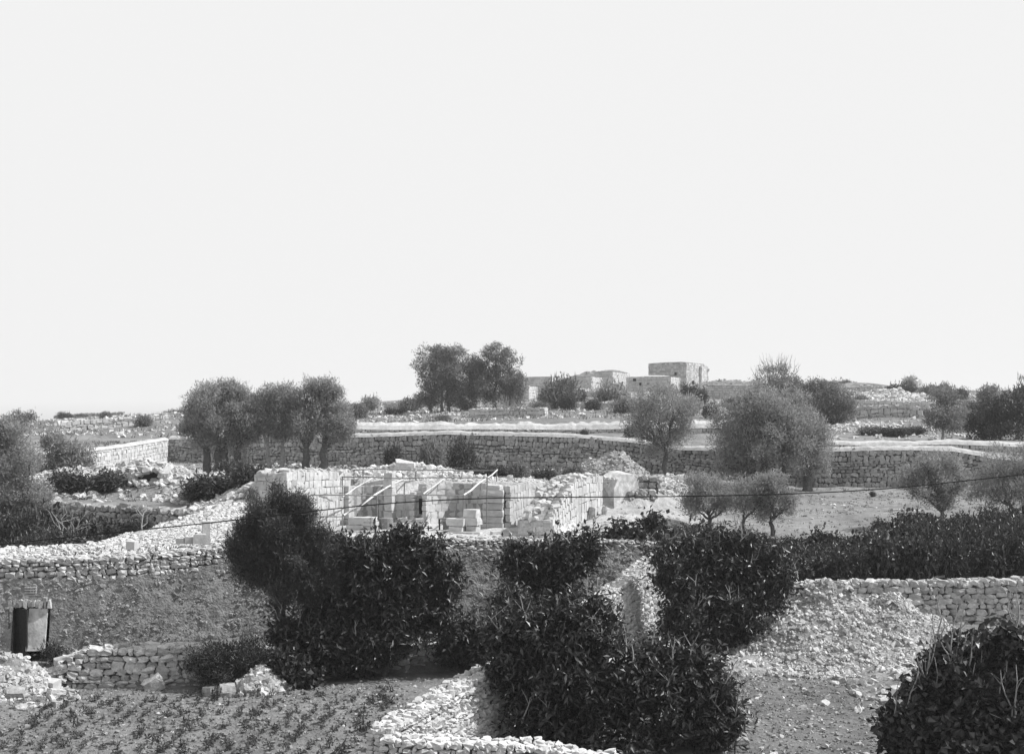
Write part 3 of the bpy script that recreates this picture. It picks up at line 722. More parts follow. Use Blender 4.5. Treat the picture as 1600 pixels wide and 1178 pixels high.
    x0 = (19 - 800) * D0 / F - org[0]; zt_, zb_ = ZP(950, D0) - org[2], ZP(1036, D0) - org[2]
    for k in range(4):
        a0, a1 = 0.02 + k * 0.2, 0.02 + k * 0.2 + 0.19; ca, sa = math.cos(math.radians(-38)), math.sin(math.radians(-38))
        y0 = 42.5 - org[1]
        V = []
        for a in (a0, a1):
            for t in (0, 0.04):
                for z in (zb_, zt_): V.append((x0 + a * ca - t * sa, y0 + a * sa + t * ca, z))
        polymesh('plank', V, [(0, 1, 5, 4), (2, 6, 7, 3), (0, 2, 3, 1), (4, 5, 7, 6), (1, 3, 7, 5), (0, 4, 6, 2)], M['wood_dark'], dr)
    # little lattice grille above the lintel
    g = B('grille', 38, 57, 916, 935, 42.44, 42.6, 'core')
    for k in range(5):
        B('bar', 38.5 + k * 4, 40.3 + k * 4, 916.5, 934.5, 42.38, 42.44, 'stone').parent = g
        B('bar', 38.2, 56.8, 917 + k * 4, 918.6 + k * 4, 42.35, 42.38, 'stone').parent = g
    return T
M['earthstone'] = mat('bedded_stone', 0.27, var=0.3, scale=9, bump=0.5, bscale=22, island=0.35)
long_wall()

# other dry-stone walls -------------------------------------------------------------
wall('dry_stone_wall', 'low rough dry-stone wall between the crop field and the doorway wall, left of the dark bush', [(92, 1034, 1078, 38.9), (130, 1019, 1078, 39.0), (250, 1012, 1079, 39.3), (352, 1016, 1076, 39.5), (430, 1022, 1078, 39.7)],
     thick=0.7, ch=0.17, sl=0.28, jit=0.55, m='stone', gap=0.06, proud=0.1)
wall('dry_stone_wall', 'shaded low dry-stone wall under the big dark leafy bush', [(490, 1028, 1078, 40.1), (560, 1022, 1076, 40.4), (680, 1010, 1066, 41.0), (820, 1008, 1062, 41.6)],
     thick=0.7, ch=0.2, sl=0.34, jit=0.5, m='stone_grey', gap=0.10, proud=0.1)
wall('dry_stone_wall', 'pale sunlit dry-stone wall running diagonally away between the two gardens', [(612, 1141, 1275, 26.6), (723, 1074, 1209, 30), (814, 1023, 1152, 33.5), (888, 977, 1106, 37), (957, 928, 1064, 41), (1007, 888, 1032, 44.5), (1046, 858, 1000, 47.6)],
     thick=0.6, ch=0.13, sl=0.17, jit=0.5, m='stone_pale', core='core', gap=0.06, style='rub', batter=0.12, proud=0.05)
wall('dry_stone_wall', 'sunlit stone-topped wall along the bottom edge, leading right from the wall corner', [(596, 1158, 1290, 26.1), (700, 1162, 1290, 26.0), (830, 1168, 1290, 25.9), (960, 1190, 1300, 25.6)],
     thick=0.75, ch=0.13, sl=0.17, jit=0.5, m='stone_pale', core='core', gap=0.06, style='rub', proud=0.05)
wall('dry_stone_wall', 'rounded-stone retaining wall below the leafy plantation, behind the rubble mound', [(1150, 918, 972, 48.5), (1210, 913, 972, 48.4), (1330, 909, 974, 48.2), (1450, 909, 976, 48.1), (1600, 907, 979, 48.0), (1720, 905, 981, 47.9)],
     thick=0.6, ch=0.2, sl=0.3, jit=0.6, m='stone', gap=0.06, proud=0.11)
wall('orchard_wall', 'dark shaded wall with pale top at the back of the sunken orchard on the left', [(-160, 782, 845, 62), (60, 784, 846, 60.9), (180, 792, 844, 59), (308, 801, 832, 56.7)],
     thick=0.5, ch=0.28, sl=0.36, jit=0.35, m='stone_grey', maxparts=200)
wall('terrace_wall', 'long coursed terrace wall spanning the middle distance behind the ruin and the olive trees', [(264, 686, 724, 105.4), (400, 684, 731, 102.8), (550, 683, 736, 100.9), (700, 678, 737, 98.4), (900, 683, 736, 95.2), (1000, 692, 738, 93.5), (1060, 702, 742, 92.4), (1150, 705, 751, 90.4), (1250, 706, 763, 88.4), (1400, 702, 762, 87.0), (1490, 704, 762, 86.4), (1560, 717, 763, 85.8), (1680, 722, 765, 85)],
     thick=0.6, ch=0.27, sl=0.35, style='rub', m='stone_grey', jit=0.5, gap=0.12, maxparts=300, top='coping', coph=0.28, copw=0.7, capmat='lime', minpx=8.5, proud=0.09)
wall('terrace_wall', 'sunlit white side wall meeting the corner of the long terrace wall on the left', [(90, 712, 752, 80), (150, 703, 750, 86), (200, 697, 742, 93), (263, 686.5, 727, 105.2)],
     thick=0.6, ch=0.30, sl=0.42, style='far', m='stone_pale', core='core_pale', jit=0.25, gap=0.12, maxparts=120, top='coping', coph=0.15, copw=0.7, minpx=8)
wall('upper_terrace_wall', 'rubble terrace wall with a broad white crest, above the long terrace wall', [(556, 670, 684, 108.4), (610, 671, 681, 108.4), (740, 670, 681, 108.4), (900, 671, 684, 108.4), (1000, 669, 684, 107.8), (1130, 668, 690, 106.8), (1210, 676, 694, 102)],
     thick=0.7, ch=0.3, sl=0.34, style='chip', m='stone', jit=0.5, maxparts=0, top='coping', coph=0.62, copw=2.0)
wall('upper_terrace_wall', 'thin white-topped terrace wall on the right, just above the long terrace wall', [(1255, 694, 703, 99.8), (1300, 694, 704, 98.4), (1400, 696, 704, 97.2), (1480, 693, 705, 96.5), (1600, 698, 708, 95.3), (1700, 700, 708, 94.5)],
     thick=0.7, ch=0.28, sl=0.34, style='chip', m='stone', jit=0.5, maxparts=0, top='coping', coph=0.34, copw=1.3)
wall('field_edge', 'low line of pale stones crossing the olive field on the right', [(1238, 795, gl(1238, 76), 76), (1290, 795, gl(1290, 75), 75), (1360, 799, gl(1360, 73), 73), (1432, 805, gl(1432, 71), 71)],
     thick=0.4, ch=0.14, sl=0.3, style='chip', m='stone_pale', jit=0.6, maxparts=40, minpx=8)
def hill_wall(px0, px1, D0, D1, h, label, m='stone', cat='wall', top='stones'):
    n = max(2, int(abs(px1 - px0) / 30) + 1); pts = []
    for k in range(n + 1):
        px = px0 + (px1 - px0) * k / n; D = D0 + (D1 - D0) * k / n; b = gl(px, D, -0.1); pts.append((px, b - h * F / D * (1 + 0.2 * mnoise.noise(Vector((px * .05, D, 0)))), b, D))
    return wall('hillside_wall', label, pts, thick=0.8, ch=0.3, sl=0.45, style='far', m=m, jit=0.6, maxparts=0, top=top, proud=0.12)
hill_wall(60, 300, 165, 158, 0.8, 'rubble terrace line across the left hillside, behind the olive trees', 'stone_pale')
hill_wall(85, 262, 126, 131, 0.9, 'broken pale terrace wall just above the white side wall on the left', 'stone_pale')
hill_wall(84, 192, 258, 256, 1.0, 'tumbled dark wall on the skyline at far left', 'stone_grey')
hill_wall(600, 690, 190, 186, 1.0, 'small terrace wall behind the left of the twin round trees')
hill_wall(735, 850, 128, 124, 0.9, 'curved pale rubble wall below the bare-twig shrub', 'stone_pale')
hill_wall(860, 985, 150, 148, 0.8, 'short terrace wall below the hillside bushes in the centre')
hill_wall(895, 985, 185, 180, 0.9, 'upper short terrace wall right of the hillside bushes')
hill_wall(1330, 1440, 128, 126, 1.2, 'terrace wall in the scrub on the right hillside, nearest one', 'stone')
hill_wall(1335, 1450, 160, 158, 1.6, 'middle rubble terrace wall on the right hillside', 'stone_pale')
hill_wall(1345, 1440, 205, 203, 1.8, 'high pale rubble wall below the flat mound on the right skyline', 'stone_pale')
hill_wall(1440, 1640, 185, 178, 0.9, 'terrace wall crossing the scrub at far right', 'stone_grey')

# ================================================================== THE RUINED CHURCH
R15 = math.radians(15); U = np.array((math.cos(R15), -math.sin(R15))); Vv = np.array((math.sin(R15), math.cos(R15)))
O0 = np.array(((548 - 800) * 64.6 / F, 64.6))
def W(a, b): return O0 + a * U + b * Vv
def A_(px, b):
    q = (px - 800) / F; return (q * (64.6 + 0.966 * b) + 8.43 - 0.259 * b) / (0.966 + 0.259 * q)
RUIN = thing('ruined_church', 'roofless ruined church of pale dressed blocks with apses, piers and a stepped broken wall', 'ruin', (-3.0, 60, -5.0))
ro = np.array(RUIN.location); FLZ = -5.05
def rwall(pts, n, **k):
    kw = dict(thick=0.5, ch=0.36, sl=0.55, style='block', m='ashlar', core='core_pale', jit=0.22, gap=0.03, proud=0.02, maxparts=n, minpx=9, world_pts=True, parent=RUIN, pname='block', top='none'); kw.update(k)
    return wall('x', 'ruin' + str(len(pts)) + str(n), pts, **kw)
def xy(px, D): return ((px - 800) * D / F, D)
# left side wall, its right face in the sun, and its broken front end
rwall([(*xy(445, 55.7), ZP(738, 55.7), FLZ), (*xy(500, 60.3), ZP(737, 60.3), FLZ), (*xy(548, 64.6), ZP(738, 64.6), FLZ)], 62, thick=1.3, ch=0.34, sl=0.5, gap=0.05, top='stones', proud=0.04)
rwall([(*xy(399, 56.0), ZP(741, 56), -4.4), (*xy(446, 55.55), ZP(738, 55.6), -4.4)], 20, thick=1.0, ch=0.4, sl=0.5, style='block', gap=0.07, m='stone', core='core', jit=0.25)
ZA = ZP(757, 62.5)
def arc(a0, a1, dep, b0, n=9, zt=ZA):
    c = (a0 + a1) / 2; rr = (a1 - a0) / 2; out = []
    for k in range(n + 1):
        th = math.pi * (1 - k / n); q = W(c + rr * math.cos(th), b0 + dep * math.sin(th)); out.append((q[0], q[1], zt, FLZ))
    return out
rwall(arc(A_(548,-.5), A_(604,-.5), 1.0, -0.5, zt=ZP(760, 64)), 30, ch=0.34, sl=0.42)
rwall(arc(A_(668,-.5), A_(759,-.5), 1.7, -0.5, 12), 60, ch=0.37, sl=0.5)
def seg(a0, b0, a1, b1, zt, zb=FLZ): 
    p, q = W(a0, b0), W(a1, b1); return [(p[0], p[1], zt, zb), (q[0], q[1], zt, zb)]
rwall(seg(A_(615,-.45), -0.45, A_(643,-.45), -0.45, ZP(771, 63.5)), 16, ch=0.4, sl=0.45)
def stack(nm, a, b, w, d, zt, zb, n, m='ashlar', j=0.012, seed=1, pname='block', rot=0.0, parent=None):
    r = np.random.default_rng(seed + int(a * 10)); h = (zt - zb) / n; par = parent or RUIN; po = np.array(par.location)
    for k in range(n):
        c = W(a, b); VB, FB = BANK['block'][int(r.integers(10))]; VB = VB * np.array((w + r.normal(0, j) * 1.5, d + r.normal(0, j), h - 0.012)) + r.normal(0, .006, VB.shape); VB = VB @ rotm((0, 0, -R15 + rot + r.normal(0, .015))).T + np.array((c[0] + r.normal(0, j), c[1] + r.normal(0, j), zb + h * (k + .5))) - po; obj(pname, mk_mesh(pname, VB, FB, 4, M[m]), par)
# pilasters and piers: a (metres along the east end), b (towards the camera is negative)
stack('p', A_(543,-.8), -0.8, 0.30, 0.4, ZP(758, 64), FLZ, 6, seed=1)
stack('p', A_(609,-.7), -0.7, 0.46, 0.6, ZP(738, 63.4), FLZ, 7, seed=2)
stack('p', A_(646,-.75), -0.75, 0.24, 0.5, ZP(768, 63), FLZ + 0.25, 5, seed=3)
stack('p', A_(656,-.45), -0.45, 0.42, 0.4, ZP(766, 63), FLZ, 6, m='plaster_and_sun', seed=4)  # pale plaster colour stands in for sun on this narrow wall
stack('p', A_(665,-.75), -0.75, 0.24, 0.5, ZP(760, 62.8), FLZ + 0.2, 6, seed=5)
stack('p', A_(655,-.95), -0.95, 1.0, 0.7, FLZ + 0.25, FLZ - 0.05, 1, seed=6, j=0.0)
stack('p', A_(774,-1.05), -1.05, 1.08, 1.1, ZP(764, 61.6), FLZ, 6, seed=7)
stack('p', A_(774,-1.1), -1.1, 0.8, 0.8, ZP(757, 61.6), ZP(764, 61.6), 1, seed=8, j=0.06)
stack('p', A_(796,-.95), -0.95, 0.26, 0.7, ZP(758, 61.8), FLZ, 6, seed=9)
q = W(A_(654,-.72), -0.72); boxmesh('window_slit', (q[0] + 0.12, q[1], ZP(790, 63.3)), (0.17, 0.12, 0.78), M['hole'], RUIN, rot=(0, 0, -R15), origin=ro)  # solid dark box, the slit's shade put into its colour
q = W(A_(800,-.7), -0.7); q2 = W(A_(800,-.7), 3.0)
rwall([(q[0], q[1], ZP(760, 61.7), FLZ), (q2[0], q2[1], ZP(752, 65), FLZ + 0.2)], 34, ch=0.4, sl=0.5, thick=0.6)
# right-hand wall, stepped and broken, its outer face in the sun
rwall([(*xy(862, 55.4), ZP(813, 55.4), -5.0), (*xy(871, 56.6), ZP(790, 56.6), -4.9), (*xy(885, 58.3), ZP(769, 58.3), -4.8), (*xy(901, 60.4), ZP(752, 60.4), -4.7), (*xy(918, 62), ZP(744, 62), -4.6), (*xy(941, 64.2), ZP(744, 64.2), -4.4)],
      70, thick=1.4, ch=0.31, sl=0.42, jit=0.3, gap=0.06, rag=0.12, top='stones', m='ashlar', style='block', proud=0.04)
rwall([(*xy(813, 55.7), ZP(815, 55.5), -5.1), (*xy(862, 55.35), ZP(813, 55.3), -5.1)], 14, thick=0.9, ch=0.36, sl=0.5, style='chip', m='stone', core='core_pale', gap=0.07, jit=0.4)
# broken pier stumps and a stair of blocks in front
stack('p', A_(717,-3.9), -3.9, 0.78, 0.8, ZP(808, 59.5), FLZ, 2, seed=21, j=0.06)
stack('p', A_(738,-3.5), -3.5, 0.62, 0.8, ZP(794, 59.8), FLZ, 3, seed=22, j=0.06)
stack('p', A_(724,-3.8), -3.8, 2.1, 1.3, FLZ + 0.12, FLZ - 0.1, 1, seed=23, j=0.0)
stack('p', A_(560,-4.2), -4.2, 0.95, 0.9, ZP(806, 60.6), FLZ, 2, seed=24, j=0.05)
stack('p', A_(580,-4.2), -4.2, 0.7, 0.8, ZP(806, 60.4), FLZ + 0.1, 3, seed=25, j=0.06)
stack('p', A_(572,-4.3), -4.3, 2.6, 1.4, FLZ + 0.13, FLZ - 0.1, 1, seed=26, j=0.0)
for k, (a, b, w, h) in enumerate([(A_(622,-3), -3.0, .6, .38), (A_(633,-3.1), -3.1, .5, .3), (A_(644,-2.6), -2.6, .45, .5), (A_(655,-2.4), -2.4, .42, .5), (A_(628,-2.2), -2.2, .45, .55), (A_(775,-4.5), -4.5, .45, .2), (A_(612,-3.4), -3.4, .5, .3)]):
    c = W(a, b); boxmesh('loose_block', (c[0], c[1], FLZ + h / 2), (w, .5, h), M['ashlar'], RUIN, rot=(0, 0, -R15 + 0.1 * k), j=0.03, origin=ro)
FL = polymesh('platform', [(*(np.array(xy(508, 58.2)) - ro[:2]), -0.02), (*(np.array(xy(835, 57.2)) - ro[:2]), -0.02), (*(W(8.8, 1.5) - ro[:2]), -0.02), (*(W(0, 1.5) - ro[:2]), -0.02),
     (*(np.array(xy(508, 58.2)) - ro[:2]), -0.3), (*(np.array(xy(835, 57.2)) - ro[:2]), -0.3), (*(W(8.8, 1.5) - ro[:2]), -0.3), (*(W(0, 1.5) - ro[:2]), -0.3)],
     [(0, 1, 2, 3), (4, 5, 1, 0), (5, 6, 2, 1), (6, 7, 3, 2), (7, 4, 0, 3)], M['lime'], RUIN)

def barrel(px, D, r, h, label, m='stone_grey', name='column_drum'):
    X = (px - 800) * D / F; V = []; k = 14
    for z, s in ((0, 1), (h * .96, 0.97), (h, 0.9)):
        for j in range(k): a = 6.283 * j / k; V.append((r * s * math.cos(a), r * s * math.sin(a), z))
    Fs = [(i * k + j, i * k + (j + 1) % k, (i + 1) * k + (j + 1) % k, (i + 1) * k + j) for i in range(2) for j in range(k)] + [tuple(range(2 * k, 3 * k))]
    o = polymesh(name, V, Fs, M[m], None, (X, D, FLZ), smooth=False); return tag(o, label, 'column drum')
barrel(594, 60.5, 0.28, 0.62, 'left one of two dark standing drums on the ruin floor', 'wood_mid'); barrel(604, 60.2, 0.33, 0.66, 'right one of two dark standing drums on the ruin floor', 'wood_mid')
tb = thing('work_table', 'small wooden trestle table standing on the ruin floor beside a pier stump', 'table', (*xy(697, 60.2), FLZ))
boxmesh('table_top', (0, 0, 0.62), (0.72, 0.5, 0.05), M['wood_mid'], tb)
for sx in (-.32, .32):
    for sy in (-.2, .2): boxmesh('leg', (sx, sy, 0.3), (0.05, 0.05, 0.6), M['wood_dark'], tb)
bk = boxmesh('crate', (0, 0, 0), (0.42, 0.34, 0.46), M['wood_mid'], None); bk.location = (*xy(699, 60.4), FLZ + 0.23); tag(bk, 'dark box standing under the trestle table in the ruin', 'box')

# scaffolding
def rod(nm, a, b, rad, m, T, k=6):
    o = np.array(T.location); rr_ = np.random.default_rng(int(abs(a[0] * 977 + b[2] * 331)) % 9999); pp, rd_ = wig(np.array(a) - o, np.array(b) - o, rr_, 5, 0.008, rad * 1.15, rad * 0.8); V, Fs = tube_geo(pp, rd_, k)
    me = mk_mesh(nm, V, Fs, 4, M[m], True); return obj(nm, me, T)
SC = thing('scaffolding', 'light timber scaffolding of thin posts, rails and pale slanting poles standing over the ruin', 'scaffolding', (-4.0, 61, FLZ))
posts = [(535, 807, 838, 57.6), (535, 745, 777, 63.2), (553, 734, 757, 66), (566, 760, 806, 62), (589, 775, 830, 61), (632, 754, 822, 62.5), (650, 735, 768, 66), (761, 746, 831, 60.6), (776, 735, 757, 66), (724, 774, 831, 60.2)]
for px, y0, y1, D in posts: rod('post', P(px, y0, D), P(px, y1, D), 0.032, 'wood_mid', SC)
for x0, y0, x1, y1, D0, D1 in [(553, 734, 776, 735, 66, 66), (534, 745, 762, 746, 63.2, 60.6), (486, 773.5, 725, 774, 58.5, 60.2), (500, 807, 536, 807, 57.6, 57.6), (509, 761, 541, 759.5, 60, 62)]:
    rod('rail', P(x0, y0, D0), P(x1, y1, D1), 0.03, 'wood_mid', SC)
for x0, y0, x1, y1, D0, D1, rd in [(536, 805, 651, 735, 57.6, 66, .055), (535, 776, 586, 744, 60, 64, .035), (661, 772, 697, 745, 60.1, 64, .035), (724, 774, 777, 734, 60.2, 66, .05)]:
    rod('slanting_pole', P(x0, y0, D0), P(x1, y1, D1), rd, 'wood_pale', SC)

# small vaulted ruin right of the church
VR = thing('vault_ruin', 'smooth pale rounded vault stump with a dark opening, right of the stepped ruin wall', 'ruin', (*xy(975, 66), -4.2))
vo = np.array(VR.location); th = math.radians(38); ad = np.array((math.cos(th), math.sin(th)))
st = np.array(xy(960, 65.6)); prof = [(0, -4.5), (-0.05, -3.3), (0.25, -2.75), (0.75, -2.5), (1.3, -2.48), (1.62, -2.8), (1.8, -3.2), (1.85, -4.5)]
V = []
for bk_ in (0, 1.2):
    for s_, z in prof:
        p = st + ad * s_ + np.array((-math.sin(th), math.cos(th))) * bk_; V.append((p[0] - vo[0], p[1] - vo[1], z + 0.15 * (bk_ > 0) - vo[2]))
n = len(prof); Fs = [tuple(range(n))[::-1], tuple(range(n, 2 * n))] + [(i, (i + 1) % n, n + (i + 1) % n, n + i) for i in range(n)]
polymesh('vault_face', V, Fs, M['plaster_and_sun'], VR)
boxmesh('opening', (*(np.array(xy(955, 66.6)) - vo[:2]), 0.35), (0.75, 0.8, 1.3), M['hole'], VR, j=0.03)  # black box painting the shade of the vault opening
wall('x', 'vault', [(*xy(942, 66.2), -3.1, -4.6), (*xy(948, 66.0), -2.9, -4.6)], thick=0.5, ch=0.3, sl=0.3, style='rub', m='stone_pale', world_pts=True, parent=VR, maxparts=6)
wall('x', 'vaultb', [(*xy(944, 66.1), -2.75, -3.2), (*xy(966, 65.9), -2.7, -3.2)], thick=0.8, ch=0.25, sl=0.35, style='rub', m='stone_pale', world_pts=True, parent=VR, maxparts=10)
wall('rough_wall', 'short dark rough wall right of the pale vault stump', [(1001, 744, 764, 67.5), (1032, 748, 764, 67.5)], thick=0.6, ch=0.28, sl=0.4, m='stone_grey', maxparts=30)
wall('rough_wall', 'low broken course of stones in front of the dark rough wall', [(985, 768, 782, 66), (1024, 766, 781, 66.5)], thick=0.7, ch=0.22, sl=0.36, m='stone_grey', maxparts=30, cat='wall')
def boulder(px, D, d, label, m='stone', rot=(0.2, 0.3, 0.5), i=0, cat='boulder', name='boulder', dz=0.35):
    X = (px - 800) * D / F; V, Fs = BANK['round'][i]
    b = mk_mesh(name, V * np.array(d), Fs, 4, M[m], False); o = obj(name, b, None, (X, D, gz(X, D) + d[2] * dz)); o.rotation_euler = rot; return tag(o, label, cat)
boulder(921, 62.2, (0.35, 0.5, 0.75), 'dark block leaning against the sunlit foot of the stepped ruin wall', 'stone_grey', (0, 0.35, 0.3), 1)
boulder(944, 63.4, (0.2, 0.3, 0.55), 'narrow dark upright stone beyond the leaning block', 'stone_grey', (0, .1, .3), 2)
boulder(633, 71, (1.3, 1.0, 1.1), 'big pale rounded rock on the rubble behind the ruin', 'stone_pale', (0.1, .2, 0), 3)
boulder(797, 68.5, (0.35, 0.3, 0.35), 'single round pale stone on the white terrace behind the ruin', 'stone_pale', (0, 0, 0), 4)
boulder(240, 38.75, (0.62, 0.5, 0.5), 'large pale boulder set in the foot of the low dry-stone wall', 'stone', (0.2, -.5, .1), 5)
boulder(350, 39.6, (0.6, 0.5, 0.4), 'white boulder on the wall end beside the dark bush', 'stone_pale', (0, .1, .4), 6, dz=0.3)
for k, (px, w) in enumerate([(238, .5), (257, .4), (285, .5), (305, .45), (322, .35)]):
    boulder(px, 40.3, (w, w * .8, w * .6), 'pale boulder lying on the low wall, %s of five' % ['first from the left', 'second', 'middle one', 'fourth', 'last on the right'][k], 'stone_pale', (.1, .1, k), k, dz=0.6)
boulder(102, 39.4, (0.75, 0.5, 0.45), 'pale rounded boulder at the left end of the low dry-stone wall', 'stone_pale', (0, -.2, .2), 7, dz=0.5)
cb = boxmesh('cut_block', (0, 0, 0), (0.52, 0.4, 0.36), M['ashlar'], None, rot=(0.1, 0.05, -0.35), j=0.02); cb.location = (*xy(78, 38.3), gz(*xy(78, 38.3)) + 0.2); tag(cb, 'squared building block lying tilted on the ground near the doorway', 'stone block')
boulder(25, 37.2, (0.6, 0.4, 0.5), 'flat dark slab leaning on the stone heap at the left edge', 'stone_grey', (0.5, .2, .2), 3)
boulder(88, 37.6, (0.55, 0.4, 0.3), 'half-buried grey rock below the squared block', 'stone_grey', (0, .2, .8), 8)
boulder(330, 38.0, (0.5, 0.4, 0.4), 'rounded stone in the shade beneath the black bush, left one', 'stone_grey', (0, 0, 1), 1); boulder(355, 37.8, (0.6, 0.5, 0.45), 'rounded stone in the shade beneath the black bush, right one', 'stone_grey', (0, 0, 2), 2)
sl = boulder(1146, 32.0, (0.75, 0.5, 0.3), 'flat grey slab on the bare ground by the thin stake', 'stone_grey', (0.3, 0, 0.1), 4)
for (px, a, b, D, lb) in [(1148, 1128, 1182, 31, 'thin upright stake in the bare right-hand garden'), ]:
    T = tag(obj('stake', tubes_mesh('stake', [([(0, 0, -.2), (0.01, 0, (b - a) * D / F)], [0.016, 0.012])], M['wood_dark']), None, (*xy(px, D), gz(*xy(px, D)))), lb, 'stake')
# blocks on the bank above the long wall
for k, (px, w, h, lb) in enumerate([(207, .35, .3, 'squared pale block on the rubble bank, leftmost'), (283, .3, .22, 'small squared block on top of the long wall'), (297, .35, .25, 'darker squared block beside the small one on the long wall'), (312, .45, .34, 'pale squared block next to the upright one on the long wall')]):
    o = boxmesh('cut_block', (0, 0, 0), (w, .3, h), M['ashlar'], None, rot=(0, 0, .2 * k - .3), j=0.015); D = 44.2 if px < 250 else 45.3; o.location = (*xy(px, D), gz(*xy(px, D)) + h * .55 + 0.25); tag(o, lb, 'stone block')
o = boxmesh('cut_block', (0, 0, 0), (.28, .28, .85), M['ashlar'], None, rot=(0, 0, .3), j=0.015); o.location = (*xy(322, 45.6), gz(*xy(322, 45.6)) + .6); tag(o, 'tall upright pale block standing behind the long wall near the dark tree', 'stone block')

# ================================================================== RUBBLE
heap('large mound of broken pale stones dumped in front of the retaining wall on the right', 1318, 43.4, 5.1, 3.9, 2.3, 3600, (0.05, 0.25), 'stone', maxparts=260, name='rubble_mound', cat='mound', seed=4, power=1.0, minpx=8, rough=0.22, fines=12000, fmax=.11,
     shape=lambda x, y: 0.35 * math.exp(-((x - 2.6) / 1.3) ** 2 - ((y + .5) / 1.2) ** 2) + 0.25 * math.exp(-((x + 2.4) / 1.2) ** 2 - ((y + 1.2) / 1.2) ** 2) - 0.25 * math.exp(-((x - .6) / .7) ** 2 - ((y + 2.2) / .9) ** 2))
heap('spread of stones spilling left from the rubble mound under the leaves', 1165, 41.2, 1.8, 1.5, 0.4, 500, (0.06, .26), 'stone', maxparts=60, seed=5)
heap('low tail of stones running down from the mound towards the corner bush', 1405, 38.0, 1.6, 3.0, 0.45, 500, (0.05, .28), 'stone', maxparts=60, seed=6)
heap('small round heap of fist-sized stones beside the crop field', 407, 38.4, 0.85, 0.8, 0.75, 420, (0.08, .2), 'stone', 'rub', maxparts=150, seed=7, power=.6)
heap('heap of pale stones at the left edge below the doorway', 5, 38.2, 1.6, 1.4, 1.15, 1300, (0.07, .24), 'stone', 'rub', maxparts=160, seed=8, power=.7)
heap('rubble behind the ruin under the scaffolding, with the big rock', 640, 71.5, 4.2, 2.4, 0.55, 900, (0.06, .4), 'stone_pale', maxparts=60, seed=9)
heap('pointed grey stone pile in front of the long terrace wall', 958, 83, 2.7, 2.2, 1.75, 1100, (0.08, .3), 'stone_grey', maxparts=40, seed=10, power=.8)
heap('pale bank of stones right of the vault, under the small olive trees', 1070, 73.5, 2.4, 3.6, 1.1, 1300, (0.07, .32), 'stone_pale', maxparts=60, seed=12)
heap('rubble knoll with a dark hollow on the left, below the white side wall', 232, 69, 4.0, 3.0, 0.5, 900, (0.08, .5), 'stone', maxparts=80, seed=13)
heap('low rubble spread to the right of the hollow knoll', 345, 64, 3.2, 3.2, 0.35, 700, (0.08, .4), 'stone', maxparts=50, seed=14)
heap('scatter of grey stones left of the hollow knoll', 120, 70, 3.5, 3.0, 0.35, 500, (0.08, .4), 'stone', maxparts=30, seed=15)
heap('stones tumbled inside the broken right-hand wall of the ruin', 858, 60, 1.1, 3.6, 0.9, 520, (0.1, .5), 'stone_pale', maxparts=60, seed=16, power=.7)
heap('rubble crest on the right hillside below the mound house', 1395, 190, 7, 10, 1.5, 1200, (0.2, .9), 'stone_pale', maxparts=0, seed=17)
heap('pale scree patch on the right hillside', 1350, 118, 4, 6, 0.6, 700, (0.12, .45), 'stone_pale', maxparts=0, seed=18)
hx, hy = xy(237, 66.6); hz = gz(hx, hy)
HL = thing('collapsed_hollow', 'dark mouth of a collapsed hollow ringed with rough stones in the left rubble knoll', 'hollow', (hx, hy, hz))
obj('mouth', mk_mesh('mouth', BANK['rub'][2][0] * np.array((1.5, .9, 1.0)) + np.array((0, .3, .1)), BANK['rub'][2][1], 4, M['hole'], False), HL)  # solid lump coloured near-black for the shade in the hollow
rr_ = np.random.default_rng(4); its = []
for k in range(15):
    a_ = math.pi * (-0.1 + 1.2 * k / 14); its.append((k % 10, np.array((hx - .95 * math.cos(a_) + rr_.normal(0, .06), hy - .25 + rr_.normal(0, .08), hz + .05 + .68 * math.sin(a_))), rotm(rr_.normal(0, .5, 3)), np.array((.42, .5, .3)) * rr_.uniform(.7, 1.35)))
for k in range(26): its.append((k % 10, np.array((hx + rr_.normal(0, 1.1), hy - .4 + rr_.normal(0, .5), hz + rr_.uniform(-.05, .15))), rotm(rr_.normal(0, .5, 3)), np.array((.3, .3, .2)) * rr_.uniform(.5, 1.4)))
emit(its, 'rub', M['stone'], HL, (hx, hy, hz), 40, 8)
scatter('bank_stones', [(-100, 140, 43.1, 47, 2200, .04, .2), (140, 240, 43.3, 49, 2200, .04, .2), (240, 400, 44.0, 53, 5200, .04, .18), (400, 440, 45, 53, 200, .06, .3), (300, 440, 53.5, 60, 1500, .08, .4)], 'stone_pale', seed=31)
scatter('yard_stones', [(0, 620, 33, 39, 260, .02, .09), (90, 420, 39.6, 42, 150, .04, .2), (1130, 1420, 29, 41, 900, .025, .10), (1140, 1500, 30, 40, 70, .08, .28), (20, 120, 36, 41, 90, .05, .3), (1420, 1600, 43, 48, 60, .04, .15), (560, 700, 35, 40, 120, .03, .1)], 'stone', seed=32)
M['clod'] = mat('soil_clods', 0.2, var=.3, scale=9, bump=.5, bscale=20, island=.4)
scatter('soil_clods', [(-60, 640, 29.5, 38.8, 7000, .025, .10), (1120, 1500, 28.5, 41, 3500, .02, .09)], 'clod', 'chip', seed=36)
scatter('ruin_stones', [(440, 900, 56, 59, 160, .04, .16), (560, 870, 66, 74, 500, .05, .25), (870, 1040, 54, 66, 260, .04, .2), (560, 1040, 74, 98, 900, .06, .3), (300, 560, 62, 100, 800, .06, .35), (0, 300, 62, 90, 900, .06, .45), (1050, 1600, 62, 88, 260, .04, .16)], 'stone', seed=33)
scatter('hill_stones', [(-100, 560, 112, 240, 5200, .1, .45), (560, 1250, 114, 240, 3600, .1, .45), (1250, 1700, 102, 240, 4200, .1, .45)], 'stone_pale', 'chip', seed=34)
